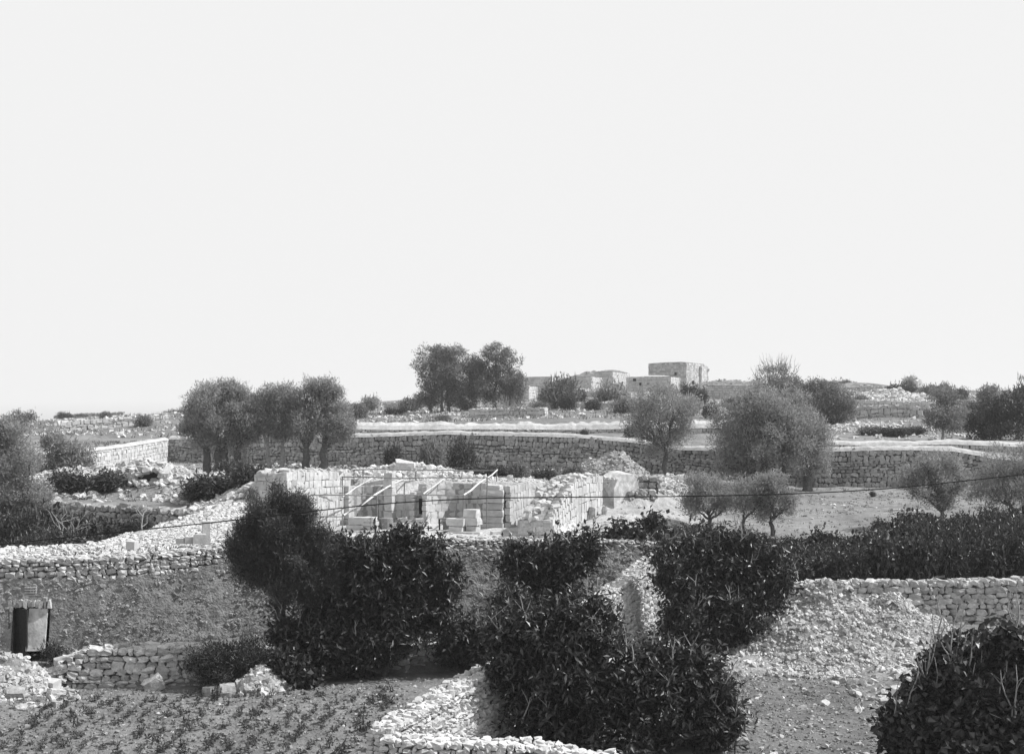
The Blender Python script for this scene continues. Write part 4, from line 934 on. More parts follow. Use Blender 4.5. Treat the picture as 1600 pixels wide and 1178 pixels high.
weeds('field_weeds', [(1050, 1700, 60, 87, 2200, .12), (560, 1050, 70, 97, 1400, .25), (100, 560, 62, 104, 1800, .25), (1130, 1600, 28, 41, 700, .09), (90, 500, 41, 46, 500, .2), (0, 620, 30, 39, 500, .07), (1420, 1700, 43, 48, 300, .2)])
weeds('hill_scrub', [(-100, 1700, 112, 255, 7000, .55)], 'olive_far', seed=12)

# ================================================================== HOUSES ON THE HILL
def house(label, px, D, yt, L1, L2, th, h=None, roof='flat', m='stone', name='stone_house', holes=(), dome=None, rh=0.0):
    t = math.radians(th); C = np.array(xy(px, D)); l = np.array((-math.cos(t), math.sin(t))); rr = np.array((math.sin(t), math.cos(t)))
    A, Bq, Dq = C + l * L1, C + rr * L2, C + l * L1 + rr * L2; zt = ZP(yt, D); zb = (zt - h) if h else gz(C[0], C[1]) - 0.6
    T = thing(name, label, 'house', (C[0], C[1], zb)); o = np.array(T.location)
    pp = [A, C, Bq, Dq, A]
    for k in range(4):
        a, b = pp[k], pp[k + 1]
        wall('x', label + str(k), [(a[0], a[1], zt, zb), (b[0], b[1], zt, zb)], thick=0.4, ch=0.36, sl=0.5, style='far', m=m, jit=0.35, maxparts=0, world_pts=True, parent=T, top='none', gap=0.10, core='core_pale')
    V = [(*(p - o[:2]), zt - zb + 0.0) for p in (A, C, Bq, Dq)] ; cen = (A + Bq) / 2 - o[:2]
    n = 4; g = 10; VV = []; FF = []
    for i in range(g + 1):
        for j in range(g + 1):
            p = C + l * L1 * i / g + rr * L2 * j / g; e = min(i, j, g - i, g - j) / (g / 2); VV.append((*(p - o[:2]), zt - zb + 0.05 + rh * math.sin(min(1, e) * math.pi / 2)))
    for i in range(g):
        for j in range(g): q0 = i * (g + 1) + j; FF.append((q0, q0 + 1, q0 + g + 2, q0 + g + 1))
    polymesh('roof', VV, FF, M['lime' if roof == 'lime' else 'roof'], T, smooth=True)
    for side, s, z, w, hh in holes:
        a = C + (l * s if side == 'l' else rr * s); nn = -np.array((math.sin(t), math.cos(t))) if side == 'l' else np.array((math.cos(t), -math.sin(t)))
        dd = l if side == 'l' else rr; ang = math.atan2(dd[1], dd[0])
        boxmesh('opening', (*(a + nn * 0.02 - o[:2]), z), (w, 0.3, hh), M['hole'], T, rot=(0, 0, ang))  # dark box whose colour stands for shade in a window or hole
    return T
house('tall block-like stone house on the skyline with a low domed roof, highest of the village', 1072, 238, 566.5, 8.0, 8.6, 33, roof='flat', rh=0.35, holes=[('r', 3.2, 1.6, 0.7, 0.7), ('l', 2.2, 3.2, .4, .5)])
house('small lower stone annexe at the right end of the tallest skyline house', 1096, 243, 572, 1.4, 3.2, 33, m='stone_pale')
house('flat-roofed stone house in front of and below the tallest one', 1048, 205, 588.5, 7.6, 6.0, 22, m='stone_pale', rh=0.35, holes=[('l', 5.2, 1.9, .3, .4), ('l', 3.9, 1.9, .3, .4), ('l', 6.2, 2.6, .5, .4)], roof='lime')
house('low house with one shaded and one sunlit wall behind the small trees', 957, 250, 581, 4.0, 9.0, 28, m='stone_pale', rh=0.6, holes=[('r', 5, 1.5, .3, .4)])
house('small pale ruined house with pierced wall left of the low house', 925, 232, 589, 4.5, 4.0, 30, m='stone_pale', rh=.4)
house('broken pale house wall behind the right one of the twin round trees', 862, 215, 589, 4.6, 4.5, 12, m='stone_pale', holes=[('l', 1.2, 2.2, .4, .3)])
house('sunlit gable of a small house at the edge of the twin round trees', 826, 190, 603, 2.2, 4, 20, m='stone_pale')
house('long low enclosure wall building above the big olive tree', 1190, 178, 603, 8.0, 5.0, 10, m='stone', rh=.2)
house('low earth-roofed house built into the right skyline with a small dark window', 1405, 236, 606, 15, 6, 5, m='stone', rh=1.1, holes=[('l', 6.6, 1.3, 1.0, 1.0)])
for lb, px, D, rx, h in [('broad dark earth-roof mound at the left end of the village', 925, 262, 6.5, 2.9), ('low flat earth mound beside the tallest house', 1145, 240, 7.5, 1.3), ('low mound behind the right skyline house', 1310, 255, 6, 1.2)]:
    heap(lb, px, D, rx, 5, h, 120, (.2, .6), 'stone_grey', maxparts=0, name='earth_mound', cat='mound', seed=int(px), power=.5, earth='roof')
st = boulder(1435, 205, (1.3, 1.2, 3.2), 'pale upright stone standing alone among bushes on the right skyline', 'stone_pale', (0, 0, .3), 6, cat='standing stone', name='standing_stone', dz=.45)

# ================================================================== TREES
tree('olive_tree', 'leftmost olive tree of three before the terrace wall, broad crown on a cluster of trunks', 'tree', (345, 0, 86),
     [(330, 638, 32, 26), (362, 632, 30, 27), (310, 655, 22, 22), (352, 662, 38, 26), (385, 655, 22, 26), (345, 612, 20, 12), (300, 672, 12, 14), (375, 680, 20, 14), (372, 615, 12, 8), (322, 690, 20, 12), (368, 695, 20, 10), (392, 672, 14, 16)], 38000, seed=1, trunks=[326, 342, 352, 370], tr=0.28, forkpy=700)
tree('olive_tree', 'middle olive tree of three with two thin pale trunks', 'tree', (430, 0, 86),
     [(415, 630, 17, 22), (440, 625, 18, 22), (425, 655, 26, 22), (455, 640, 15, 22), (408, 662, 14, 18), (448, 672, 18, 14), (400, 640, 14, 18), (462, 662, 14, 14)], 20000, seed=2, trunks=[420, 437], tr=0.17, forkpy=697, bark='bark_pale')
tree('olive_tree', 'rightmost olive tree of three, two dark leaning trunks under one crown', 'tree', (488, 0, 85),
     [(485, 625, 20, 22), (512, 632, 26, 26), (480, 655, 20, 22), (530, 658, 22, 24), (505, 668, 28, 18), (497, 608, 16, 9), (545, 668, 10, 14), (520, 612, 12, 9), (470, 678, 16, 12), (528, 685, 16, 10)], 30000, seed=3, trunks=[478, 502], tr=0.27, forkpy=700)
tree('round_tree', 'left one of the twin large round-crowned trees on the hill', 'tree', (684, 0, 152),
     [(690, 572, 34, 26), (672, 595, 22, 24), (712, 590, 28, 30), (690, 612, 34, 20), (664, 620, 14, 14), (722, 612, 18, 20), (700, 553, 22, 13)], 34000, leaf='mid', lm='olive_far', seed=4, trunks=[674, 690, 700], tr=0.25, forkpy=636)
tree('round_tree', 'right one of the twin large round-crowned trees, on one leaning trunk', 'tree', (772, 0, 152),
     [(775, 572, 32, 26), (795, 590, 22, 26), (760, 595, 22, 24), (785, 612, 26, 16), (752, 612, 20, 20), (745, 590, 16, 22), (735, 570, 14, 14), (770, 552, 22, 10), (808, 605, 10, 18)], 32000, leaf='mid', lm='olive_far', seed=5, trunks=[772], tr=0.3, forkpy=628)
tree('olive_tree', 'single olive tree standing against the terrace wall right of the grey stone pile', 'tree', (1042, 0, 89),
     [(1030, 630, 32, 24), (1008, 650, 26, 24), (1052, 645, 28, 26), (1030, 672, 34, 22), (1000, 672, 16, 16), (1062, 672, 18, 18), (1035, 698, 26, 12), (1030, 610, 16, 8)], 15000, seed=6, trunks=[1042], tr=0.2, forkpy=702)
tree('olive_tree', 'very large dense olive tree with dark trunks in front of the terrace wall', 'tree', (1205, 0, 84.5),
     [(1190, 640, 38, 28), (1225, 650, 38, 34), (1172, 690, 36, 32, -1.2), (1228, 692, 36, 30, -1.4), (1205, 655, 44, 34, -1.0), (1262, 680, 30, 30),  (1155, 668, 34, 34), (1200, 680, 44, 40), (1250, 685, 34, 38), (1275, 705, 24, 34), (1140, 700, 28, 32), (1158, 722, 26, 16), (1205, 708, 30, 16), (1262, 725, 22, 16), (1135, 726, 18, 14), (1175, 622, 18, 10)], 56000, seed=7, trunks=[1184, 1192, 1214, 1224, 1262], tr=0.3, forkpy=735)
tree('olive_tree', 'small rounded olive tree with a forked trunk at the end of the pale bank', 'tree', (1111, 0, 62.5),
     [(1095, 768, 24, 20), (1122, 772, 26, 20), (1105, 786, 30, 16), (1135, 790, 18, 14), (1092, 752, 16, 9), (1082, 785, 12, 12)], 13000, leaf='olive_near', seed=8, trunks=[1111], tr=0.12, forkpy=812)
tree('olive_tree', 'low spreading olive tree just right of the forked one, above the plantation', 'tree', (1205, 0, 61),
     [(1185, 768, 26, 18), (1212, 765, 22, 18), (1180, 790, 24, 18), (1215, 792, 26, 18), (1200, 752, 20, 8), (1235, 785, 10, 14), (1160, 782, 12, 18)], 14000, leaf='olive_near', seed=9, trunks=[1205, 1160], tr=0.11, forkpy=812)
tree('olive_tree', 'mid-sized olive tree right of centre in the right-hand field', 'tree', (1474, 0, 63),
     [(1440, 745, 26, 22), (1480, 738, 28, 22), (1462, 765, 34, 18), (1495, 760, 18, 20), (1425, 755, 16, 16), (1470, 785, 20, 14), (1450, 722, 16, 9), (1485, 722, 14, 9)], 17000, leaf='olive_near', seed=10, trunks=[1474], tr=0.11, forkpy=800)
tree('olive_tree', 'olive tree cut by the right edge of the picture', 'tree', (1590, 0, 66),
     [(1560, 735, 28, 24), (1595, 722, 34, 26), (1540, 765, 24, 22), (1580, 765, 34, 24), (1625, 750, 30, 30), (1600, 785, 30, 16)], 19000, leaf='olive_near', seed=11, trunks=[1585, 1597], tr=0.12, forkpy=790)
tree('olive_tree', 'tall grey olive tree at the left edge, rising over the orchard', 'tree', (22, 0, 60.5),
     [(20, 690, 30, 30), (-10, 720, 36, 40), (35, 725, 26, 34), (45, 765, 26, 26), (10, 775, 34, 34), (-20, 790, 40, 40), (30, 810, 30, 24), (70, 790, 12, 16), (5, 670, 20, 14)], 40000, leaf='olive_near', seed=12, trunks=[10, 35], tr=0.2, forkpy=810)
tree('hill_tree', 'wind-bent tree on the skyline at far left', 'tree', (32, 0, 130), [(30, 655, 22, 9), (12, 663, 16, 7), (44, 650, 10, 5), (25, 664, 22, 8)], 4200, leaf='mid', lm='olive_far', seed=13, trunks=[34], tr=.15)
tree('fig_tree', 'pale-leaved open shrub tree left of the white side wall', 'tree', (102, 0, 74), [(95, 705, 22, 20), (115, 720, 24, 22), (85, 728, 20, 18), (120, 738, 18, 12), (80, 690, 12, 10)], 6000, leaf='mid', lm='olive', seed=14, trunks=[98, 108], tr=.08, bare=30, barelen=1.0)
tree('hill_tree', 'open-topped tree with bristling upright shoots above the big olive', 'tree', (1212, 0, 150), [(1210, 590, 22, 16), (1190, 595, 14, 10), (1230, 588, 16, 14), (1212, 575, 22, 8)], 2600, leaf='mid', lm='olive_far', seed=15, trunks=[1208, 1216], tr=.12, bare=60, barelen=1.6)
tree('olive_tree', 'greyish olive tree behind the top right of the big olive', 'tree', (1232, 0, 130), [(1225, 610, 24, 18), (1248, 608, 20, 18), (1205, 605, 18, 14), (1240, 630, 26, 14)], 9000, leaf='mid', lm='olive_far', seed=16, tr=.2)
tree('olive_tree', 'leafy olive tree on the slope behind the right side of the big olive', 'tree', (1298, 0, 122), [(1280, 625, 26, 22), (1310, 620, 22, 18), (1295, 650, 26, 20), (1322, 628, 12, 18), (1270, 605, 16, 10), (1310, 665, 12, 10)], 15000, leaf='mid', lm='olive_far', seed=17, tr=.2)
tree('fig_tree', 'small airy tree on a pale trunk on the upper right terrace', 'tree', (1472, 0, 101), [(1468, 640, 22, 20), (1490, 645, 20, 20), (1475, 622, 20, 12), (1462, 660, 16, 12), (1485, 665, 14, 10)], 4200, leaf='mid', lm='olive_far', bark='bark_pale', seed=18, trunks=[1472], tr=.12, forkpy=672, bare=14)
tree('leafy_tree', 'big dark broad-leaved bush on the upper terrace at the right edge', 'bush', (1562, 0, 103), [(1545, 645, 28, 22), (1580, 640, 30, 20), (1530, 668, 18, 18), (1565, 668, 34, 18), (1600, 660, 26, 26)], 13000, leaf='mid', lm='fig2', seed=19, tr=.15)
# foreground, dark
tree('pine_like_tree', 'dark fine-leaved tree with a slim trunk before the long retaining wall', 'tree', (430, 0, 39.9),
     [(430, 815, 40, 28), (405, 845, 36, 34), (455, 845, 40, 36), (485, 860, 34, 32), (420, 880, 44, 36), (470, 895, 44, 36), (445, 920, 40, 28), (395, 895, 26, 24), (505, 900, 22, 26), (425, 800, 22, 10), (470, 818, 26, 18), (490, 930, 20, 18), (388, 865, 24, 30), (515, 870, 20, 24)], 95000, leaf='pine', lm='pine', seed=21, trunks=[430], tr=.17, forkpy=945, shoots=50, shl=.4)
tree('leafy_bush', 'huge dark glossy-leaved bush in the centre, covering the foot of the long wall', 'bush', (585, 0, 40.2),
     [(600, 870, 48, 30), (560, 890, 40, 36), (640, 885, 44, 34), (610, 920, 60, 44), (675, 925, 38, 44), (560, 945, 50, 44), (690, 905, 26, 28), (655, 862, 30, 18), (700, 985, 22, 22), (545, 862, 26, 16), (630, 970, 62, 40), (540, 985, 50, 44), (500, 1000, 40, 44), (560, 1030, 50, 34), (480, 1035, 36, 34), (590, 1000, 50, 34), (520, 955, 30, 34), (460, 985, 34, 34), (445, 1035, 34, 32)], 38000, leaf='broad', lm='fig', seed=22, trunks=[575, 600, 540], tr=.12, leafparts=150, shoots=80, bare=26)
tree('leafy_bush', 'loose leafy bush against the long wall between the huge bush and the diagonal wall', 'bush', (850, 0, 43.2),
     [(850, 890, 38, 24), (890, 880, 36, 22), (820, 905, 30, 22), (870, 915, 36, 26), (915, 868, 16, 14), (800, 880, 18, 16), (845, 935, 28, 22)], 14000, leaf='broad', lm='fig', seed=23, trunks=[850, 870], tr=.07, bare=20, shoots=60)
tree('leafy_bush', 'low leafy growth over the shaded low wall, left of the diagonal wall', 'bush', (745, 0, 40.6),
     [(720, 1015, 24, 18), (760, 1010, 30, 20), (745, 1035, 30, 18), (795, 995, 24, 22), (700, 1030, 14, 12), (800, 960, 22, 24)], 7500, leaf='broad', lm='fig2', seed=24, trunks=[715, 760], tr=.05, bare=20, barelen=.5, shoots=40, shl=.4)
tree('leafy_bush', 'massive dark leafy foreground bush in front of the diagonal wall', 'bush', (940, 0, 31.5),
     [(880, 985, 54, 34), (915, 1008, 44, 34), (850, 1020, 52, 40), (992, 1052, 42, 34), (820, 1070, 40, 50), (900, 1060, 70, 50), (980, 1090, 66, 56), (870, 1120, 70, 50), (1040, 1090, 54, 50), (1060, 1140, 60, 50), (960, 1150, 80, 50), (850, 1160, 60, 40), (1110, 1100, 26, 18), (1120, 1150, 22, 26), (800, 1010, 22, 16), (1085, 1060, 34, 34)], 38000, leaf='broad', lm='fig', seed=25, trunks=[900, 960, 1010], tr=.14, leafparts=200, bare=46, shoots=170)
tree('leafy_bush', 'tall dark leafy bush on the right side of the diagonal wall', 'bush', (1100, 0, 42.5),
     [(1090, 870, 44, 26), (1140, 885, 42, 30), (1070, 905, 44, 32), (1120, 920, 56, 36), (1180, 925, 36, 30), (1062, 955, 30, 34), (1100, 965, 56, 38), (1150, 965, 46, 34), (1070, 1005, 48, 34), (1120, 1010, 44, 30), (1032, 872, 20, 14), (1046, 920, 16, 14), (1200, 905, 22, 20), (1165, 1000, 30, 26), (1150, 858, 26, 14), (1185, 878, 30, 18), (1215, 925, 18, 22), (1130, 1040, 26, 18)], 27000, leaf='broad', lm='fig', seed=26, trunks=[1080, 1120], tr=.12, leafparts=120, bare=36, shoots=120)
tree('fig_sapling', 'young fig sapling sticking up at the top of the long wall, left stem', 'sapling', (978, 0, 49.6), [(975, 835, 22, 18), (990, 850, 24, 16), (955, 842, 14, 12)], 1400, leaf='fig', lm='fig', seed=27, trunks=[978], tr=.04)
tree('fig_sapling', 'young fig sapling beside it with a taller forked stem', 'sapling', (1018, 0, 50.0), [(1018, 820, 14, 16), (1010, 845, 22, 18), (1035, 838, 16, 16)], 1500, leaf='fig', lm='fig', seed=28, trunks=[1018], tr=.04)
tree('fig_bush', 'dark fig bush with bare branch tips filling the lower right corner', 'bush', (1520, 0, 29.5),
     [(1565, 1046, 50, 32), (1500, 1068, 46, 32), (1600, 1060, 50, 50), (1458, 1105, 36, 34), (1520, 1110, 66, 50), (1590, 1130, 60, 50), (1460, 1150, 60, 44), (1540, 1165, 70, 44), (1415, 1162, 26, 24), (1650, 1090, 50, 60)], 30000, leaf='fig', lm='fig', seed=29, trunks=[1490, 1540, 1600], tr=.09, bare=70, barelen=1.4, leafparts=200, shoots=50)
tree('shade_bush', 'black-looking bush spilling over the low wall beside the slim-trunked tree', 'bush', (350, 0, 38.9), [(330, 1035, 34, 20), (365, 1040, 34, 24), (345, 1055, 40, 16), (390, 1030, 24, 22)], 15000, leaf='pine', lm='fig', seed=30, trunks=[345, 370], tr=.05)
tree('leafy_bush', 'lighter leafy shrub right of the small round stone heap', 'bush', (455, 0, 38.8), [(450, 1050, 26, 22), (475, 1065, 20, 16), (435, 1040, 14, 14)], 3600, leaf='fig', lm='fig2', seed=33, trunks=[452], tr=.04)
tree('small_shrub', 'small dark shrub at the right foot of the doorway', 'bush', (80, 0, 41.5), [(80, 1018, 10, 11), (86, 1025, 8, 7)], 700, leaf='olive_near', lm='fig2', seed=34, trunks=[80], tr=.02)
tree('bare_shrub', 'bare pale-twigged shrub on the hill below the twin trees', 'shrub', (795, 0, 122), [(795, 645, 22, 10)], 90, leaf='mid', lm='olive_far', bark='bark_pale', seed=35, trunks=[785, 795, 805], tr=.06, bare=60, barelen=1.3)

PROTO['hillA'] = bush_proto('a', 1.0, 1.0, 2600, 'mid', 'olive_far', 51)
PROTO['hillB'] = bush_proto('b', 1.0, 1.0, 2600, 'mid', 'olive', 52)
PROTO['dark'] = bush_proto('c', 1.0, 1.0, 2200, 'mid', 'olive_dark', 53)
HB = [  # px, D, width, height, kind, label
 (575, 180, 2.3, 2.4, 'hillB', 'light grey bush on the skyline left of the twin trees'), (640, 165, 2.3, 2.2, 'hillA', 'dark bush at the left foot of the twin trees'),
 (560, 130, 1.6, 1.8, 'hillA', 'bush just right of the three olive trees'), (875, 150, 3.2, 4.4, 'hillA', 'bushy round tree in front of the broken pale house'),
 (858, 158, 1.8, 3.0, 'hillB', 'pale bush left of the bushy round tree'), (890, 146, 1.6, 2.2, 'dark', 'dark bush at the right foot of the bushy round tree'),
 (905, 165, 1.6, 1.9, 'dark', 'small dark bush on the terraces left of centre village'), (958, 150, 2.9, 3.6, 'hillB', 'broad grey bush below the flat-roofed house'), (975, 135, 2.0, 1.9, 'hillA', 'bush on the slope beneath the broad grey one'),
 (1078, 165, 1.9, 2.6, 'dark', 'dark bush at the right corner of the flat-roofed house'), (1095, 160, 1.6, 2.2, 'dark', 'dark bush beside the enclosure building'), (1112, 118, 1.1, 1.8, 'dark', 'round dark bush above the white crest of the upper wall'),
 (1075, 122, 2.0, 2.2, 'hillB', 'grey scrub bush behind the single olive tree'), (1140, 150, 1.8, 1.6, 'hillA', 'bush below the enclosure building'), (690, 118, 1.2, .8, 'hillA', 'low dark shrub on the white-crested terrace'),
 (915, 104, .7, .7, 'dark', 'small dark weed clump on the face of the upper wall'), (985, 104, 1.1, 1.0, 'dark', 'dark weed clump below the upper wall by the single olive'),
 (1320, 240, 1.6, 2.0, 'hillA', 'bush on the skyline above the right mound house'), (1290, 245, 1.3, 1.4, 'hillB', 'little bush at the left end of the right mound house'), (1368, 215, 2.0, 1.9, 'hillA', 'bush beside the small dark window on the right skyline'),
 (1410, 200, 3.4, 2.6, 'dark', 'dark spreading bush left of the standing stone'), (1420, 235, 2.6, 3.0, 'hillB', 'faint bush behind the standing stone'), (1450, 195, 2.6, 2.7, 'hillA', 'bush right of the standing stone'), (1478, 190, 2.4, 3.2, 'hillA', 'rounded tree-like bush on the right skyline'),
 (1505, 200, 2.0, 2.2, 'dark', 'low dark bush between two rounded skyline bushes'), (1545, 195, 3.0, 3.4, 'hillA', 'wide bush on the right skyline'), (1570, 185, 2.2, 2.8, 'hillB', 'grey bush near the right edge of the skyline'), (1598, 160, 2.4, 5.2, 'dark', 'tall dark bush cut by the right edge on the skyline'),
 (1530, 150, 2.6, 2.2, 'dark', 'dark scrub above the big broad-leaved bush'), (1500, 130, 2.0, 1.8, 'hillA', 'scrub behind the small airy tree'), (1450, 140, 1.8, 1.6, 'hillA', 'scrub left of the small airy tree'), (1400, 108, 2.0, 1.0, 'dark', 'dark low scrub along the upper right terrace'), (1365, 110, 1.8, .9, 'hillA', 'low scrub on the upper right terrace, left part'), (1430, 112, 1.8, .9, 'dark', 'low scrub on the upper right terrace, near the pale trunk'),
 (840, 140, 1.8, 1.5, 'hillA', 'scrub bush behind the bare-twig shrub'), (930, 140, 1.7, 1.4, 'dark', 'dark scrub on the slope left of the broad grey bush'), (1010, 128, 1.6, 1.3, 'hillA', 'scrub bush left of the single olive crown'), (800, 170, 2.2, 1.8, 'dark', 'dark bush at the right foot of the twin trees'), (735, 160, 2.4, 1.6, 'dark', 'dark undergrowth between the twin trees'), (615, 150, 1.8, 1.0, 'dark', 'low dark scrub left of the twin trees'), (1160, 165, 2.0, 1.8, 'hillB', 'grey scrub before the enclosure building'), (1385, 150, 1.8, 1.2, 'dark', 'dark scrub on the middle right terrace'), (1520, 118, 2.0, 1.3, 'hillA', 'scrub to the left of the big broad-leaved bush'),
 (1345, 175, 2.0, 1.6, 'hillA', 'bush on the middle right hillside'), (1325, 150, 1.8, 2.0, 'dark', 'dark bush at the edge of the leafy olive'),
 (100, 250, 2.0, 1.7, 'dark', 'dark bush at the left end of the tumbled skyline wall'), (130, 252, 2.2, 1.2, 'hillA', 'bush growing on the tumbled skyline wall'), (175, 250, 1.6, 1.0, 'hillA', 'small bush at the right end of the tumbled skyline wall'), (225, 128, 1.5, 1.3, 'hillA', 'sparse bush above the white side wall'), (165, 140, 1.2, .9, 'hillA', 'little bush on the left slope'), (135, 128, 1.1, .8, 'dark', 'dark low bush on the left slope'), (275, 175, 3.0, 1.5, 'hillA', 'low scrub behind the leftmost olive tree'),
 (115, 66, 1.5, 1.0, 'dark', 'dark shrub on the rubble, leftmost'), (160, 65.5, 1.6, 1.0, 'dark', 'dark shrub left of the hollow'), (190, 76, 1.3, .7, 'hillA', 'low shrub in front of the white side wall'), (205, 84, 1.6, .9, 'hillA', 'dull shrub at the foot of the white side wall'),
 (345, 60.2, 2.0, 1.15, 'dark', 'wide dark shrub right of the hollow'), (385, 58.8, 1.2, 1.1, 'dark', 'dark shrub beside the broken end of the ruin wall'), (310, 62, 1.3, .9, 'hillA', 'grey shrub between the hollow and the wide dark shrub'), (360, 72, 1.2, .8, 'dark', 'small dark shrub under the leftmost olive'),
 (610, 93, 1.0, 1.7, 'dark', 'dark bush against the terrace wall behind the big pale rock'), (675, 92, 1.4, 2.1, 'hillA', 'leafy bush on the terrace wall right of the big pale rock'), (716, 86, 1.5, 2.0, 'dark', 'round dark bush in front of the terrace wall'),
 (745, 73, 1.6, .55, 'dark', 'dark low growth behind the white terrace, left part'), (785, 74, 1.7, .6, 'dark', 'dark low growth behind the white terrace, right part'), (812, 72, .8, .9, 'hillA', 'pale shrub right of the dark low growth'), (845, 73, 1.2, .6, 'dark', 'dark low growth beyond the single round stone'), (893, 76, .9, .8, 'hillA', 'shrub left of the grey stone pile'),
 (840, 62.3, .45, .75, 'hillA', 'small shrub growing on the ruin right of the piers'), (872, 60.5, .4, .6, 'hillA', 'small shrub on the broken right-hand ruin wall'), (888, 64.5, .5, .7, 'hillA', 'weedy tuft on top of the right-hand ruin wall'),
 (1040, 57, 1.1, .7, 'hillA', 'weedy shrub on the earth bank above the saplings'), (868, 49.8, .35, .55, 'dark', 'small dark weed on top of the long wall'), (945, 68.6, .5, .8, 'hillA', 'shrub in front of the dark vault opening'),
 (1264, 88, .5, 1.3, 'hillA', 'thin sapling bush at the foot of the terrace wall right of the big olive'), (1365, 80, .3, .35, 'dark', 'tiny dark weed in the middle of the right field')]
for k, (px, D, sx, sz, kd, lb) in enumerate(HB):
    kx, kz = (0.64, 0.78) if D > 100 else (0.75, 0.95)
    bush(kd, px, D, sx * kx, sz * kz, lb, name='hill_bush' if D > 100 else 'shrub', dz=-0.05)

# sunken orchard on the left
PROTO['orch'] = bush_proto('o', 1.0, 1.0, 3000, 'olive_near', 'fig2', 54)
PROTO['orch2'] = bush_proto('p', 1.0, 1.0, 1500, 'fig', 'fig2', 55)
for k, (px, D, sx, sz) in enumerate([(60, 55, 1.3, 1.6), (20, 52, 1.5, 1.7), (-30, 54, 1.6, 1.8), (110, 56, 1.2, 1.3), (150, 54.5, 1.0, 1.1), (90, 51.5, 1.1, 1.1), (190, 56.5, 1.0, .9), (225, 56.5, .8, .8), (130, 51, .9, .8), (45, 49.5, 1.1, 1.0)]):
    bush('orch' if k % 2 else 'orch2', px, D, sx, sz, 'dark orchard shrub in the sunken plot before the shaded orchard wall', name='orchard_shrub', group='shrubs of the sunken orchard')
for k, (px, D, ht) in enumerate([(97, 54, 2.1), (118, 53.5, 1.8), (228, 55.8, 2.0), (75, 53, 1.6)]):
    X, Y = xy(px, D); r = np.random.default_rng(60 + k); z = gz(X, Y)
    T = thing('bare_sapling', ['bare pale forked sapling in the sunken orchard, left of its pair', 'bare pale sapling in the sunken orchard, right of its pair', 'slender leafing sapling standing alone before the shaded orchard wall', 'short bare sapling nearest the grey olive'][k], 'sapling', (X, Y, z - .1))
    tl = [wig((0, 0, 0), (r.normal(0, .15), 0, ht * .6), r, 5, .08, .05, .03)]
    for j in range(7): tl.append(wig(tl[0][0][int(r.integers(2, 6))], np.array((r.normal(0, .4), r.normal(0, .3), ht * r.uniform(.7, 1.1))), r, 4, .12, .025, .008))
    obj('stems', tubes_mesh('stems', tl, M['bark_pale'], 5), T)

# plantation of leafy shrubs between the retaining wall and the olive field
for i in range(4):
    PROTO['fig%d' % i] = bush_proto('f', 0.95, 1.0, 1900, 'fig' if i % 2 else 'broad', 'fig' if i < 2 else 'fig2', 70 + i, stems=6)
r = np.random.default_rng(77); cnt = 0
for row, D in enumerate([49.9, 51.2, 52.6, 54.1, 55.7, 57.5, 59.4, 61.4]):
    px = 1070 + r.uniform(0, 20) + (0 if D < 59 else 0)
    while px < 1700:
        top = np.interp(px, [1060, 1130, 1200, 1330, 1400, 1430, 1500, 1700], [838, 826, 830, 822, 812, 800, 802, 802])
        Xx = (px - 800) * D / F; zt = ZP(top, D); hmax = max(0.9, min(1.6, ZP(top + 6, 60) - gz(Xx, D) + r.uniform(-.15, .12)))
        if D > 59 and px < 1330: px += 60; continue
        if D > 57: hmax = 0.62 + 0.6 * np.interp(px, [1340, 1500], [0, 1])
        bush('fig%d' % int(r.integers(4)), px, D + r.uniform(-.3, .3), r.uniform(.72, .95), hmax * r.uniform(.7, 1.15), 'dark leafy shrub in the dense plantation above the rounded-stone retaining wall', name='plantation_shrub', group='shrubs of the dense plantation')
        cnt += 1; px += r.uniform(1.15, 1.5) * F / D
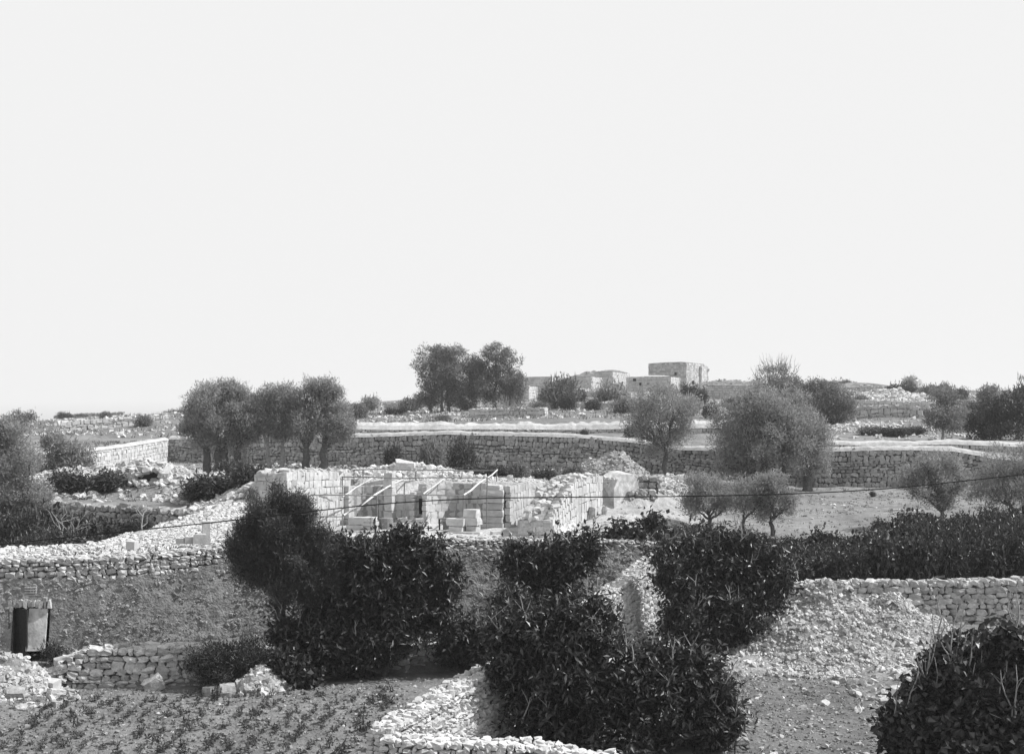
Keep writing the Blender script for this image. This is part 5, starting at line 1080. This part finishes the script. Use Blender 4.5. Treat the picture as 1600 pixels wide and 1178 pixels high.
# young crop plants in rows
PROTO['crop0'] = bush_proto('c0', 0.13, 0.2, 30, 'crop', 'crop', 90, stems=3); PROTO['crop1'] = bush_proto('c1', 0.1, 0.24, 22, 'crop', 'crop', 91, stems=3); PROTO['crop2'] = bush_proto('c2', 0.17, 0.17, 44, 'crop', 'crop', 92, stems=3)
cnt = 0
for i in range(26):
    for j in range(30):
        X = -13.6 + j * 0.52 + (i % 2) * 0.1 + r.normal(0, .07); Y = 30.2 + i * 0.42 - (X + 7) * 0.16 + r.normal(0, .07)
        if Y > 37.9 or Y < 29.5: continue
        px = 800 + F * X / Y; py = gl(px, Y)
        edge = np.interp(py, [1070, 1178], [640, 560])
        if px > edge or px < -40 or r.uniform() < 0.3 or cnt >= 290: continue
        cnt += 1; s = r.uniform(.5, 1.1) * (1.5 if r.uniform() < .05 else 1)
        bush('crop%d' % int(r.integers(3)), 0, 0, s, s * r.uniform(.8, 1.2), 'young leafy crop plant in the rows of the dark ploughed field', name='crop_plant', group='young crop plants in rows', loc=(X, Y), dz=-.01, cat='plant')

# crack of the glass plate, modelled as a thin tube across the view
wp = [(-90, 858), (0, 851), (110, 838), (320, 818), (450, 803), (560, 790), (660, 782), (760, 778), (860, 776.5), (1060, 776), (1240, 772), (1380, 765), (1500, 752), (1600, 741), (1700, 729)]
Vw = [np.array(P(x, y, 21 + 0.0 * k)) for k, (x, y) in enumerate(wp)]
dn = []
for a, b in zip(Vw[:-1], Vw[1:]): 
    for t in (0, .34, .67): dn.append(a + (b - a) * t)
dn.append(Vw[-1]); sm = np.array(dn)
for _ in range(4): sm[1:-1] = (sm[:-2] + sm[1:-1] * 2 + sm[2:]) / 4
c0 = sm[0].copy(); V, Fs = tube_geo([p - c0 for p in sm], [0.010] * len(sm), 6)
tag(obj('plate_crack', mk_mesh('plate_crack', V, Fs, 4, M['crack_line'], True), None, c0), 'thin black line of a glass-plate crack, built as a strand across the whole view', 'crack_line')

# ------------------------------------------------------------------ air: faint haze that pales the far hill
HAZE = 0.00032
hm = bpy.data.materials.new('pale_haze'); hm.use_nodes = True; hn = hm.node_tree.nodes; hn.remove(hn['Principled BSDF'])
pv = hn.new('ShaderNodeVolumePrincipled'); pv.inputs['Density'].default_value = HAZE; pv.inputs['Color'].default_value = (.95, .95, .95, 1); pv.inputs['Anisotropy'].default_value = 0.2
hm.node_tree.links.new(pv.outputs[0], hn['Material Output'].inputs['Volume'])
x, y0, y1, z0, z1 = 2300, -60, 1010, -28, 24
HV = [(-x, y0, z0), (x, y0, z0), (x, y1, z0), (-x, y1, z0), (-x, y0, z1), (x, y0, z1), (x, y1, z1), (-x, y1, z1)]
if HAZE: polymesh('haze', HV, [(0, 3, 2, 1), (4, 5, 6, 7), (0, 1, 5, 4), (1, 2, 6, 5), (2, 3, 7, 6), (3, 0, 4, 7)], hm, kind='stuff')
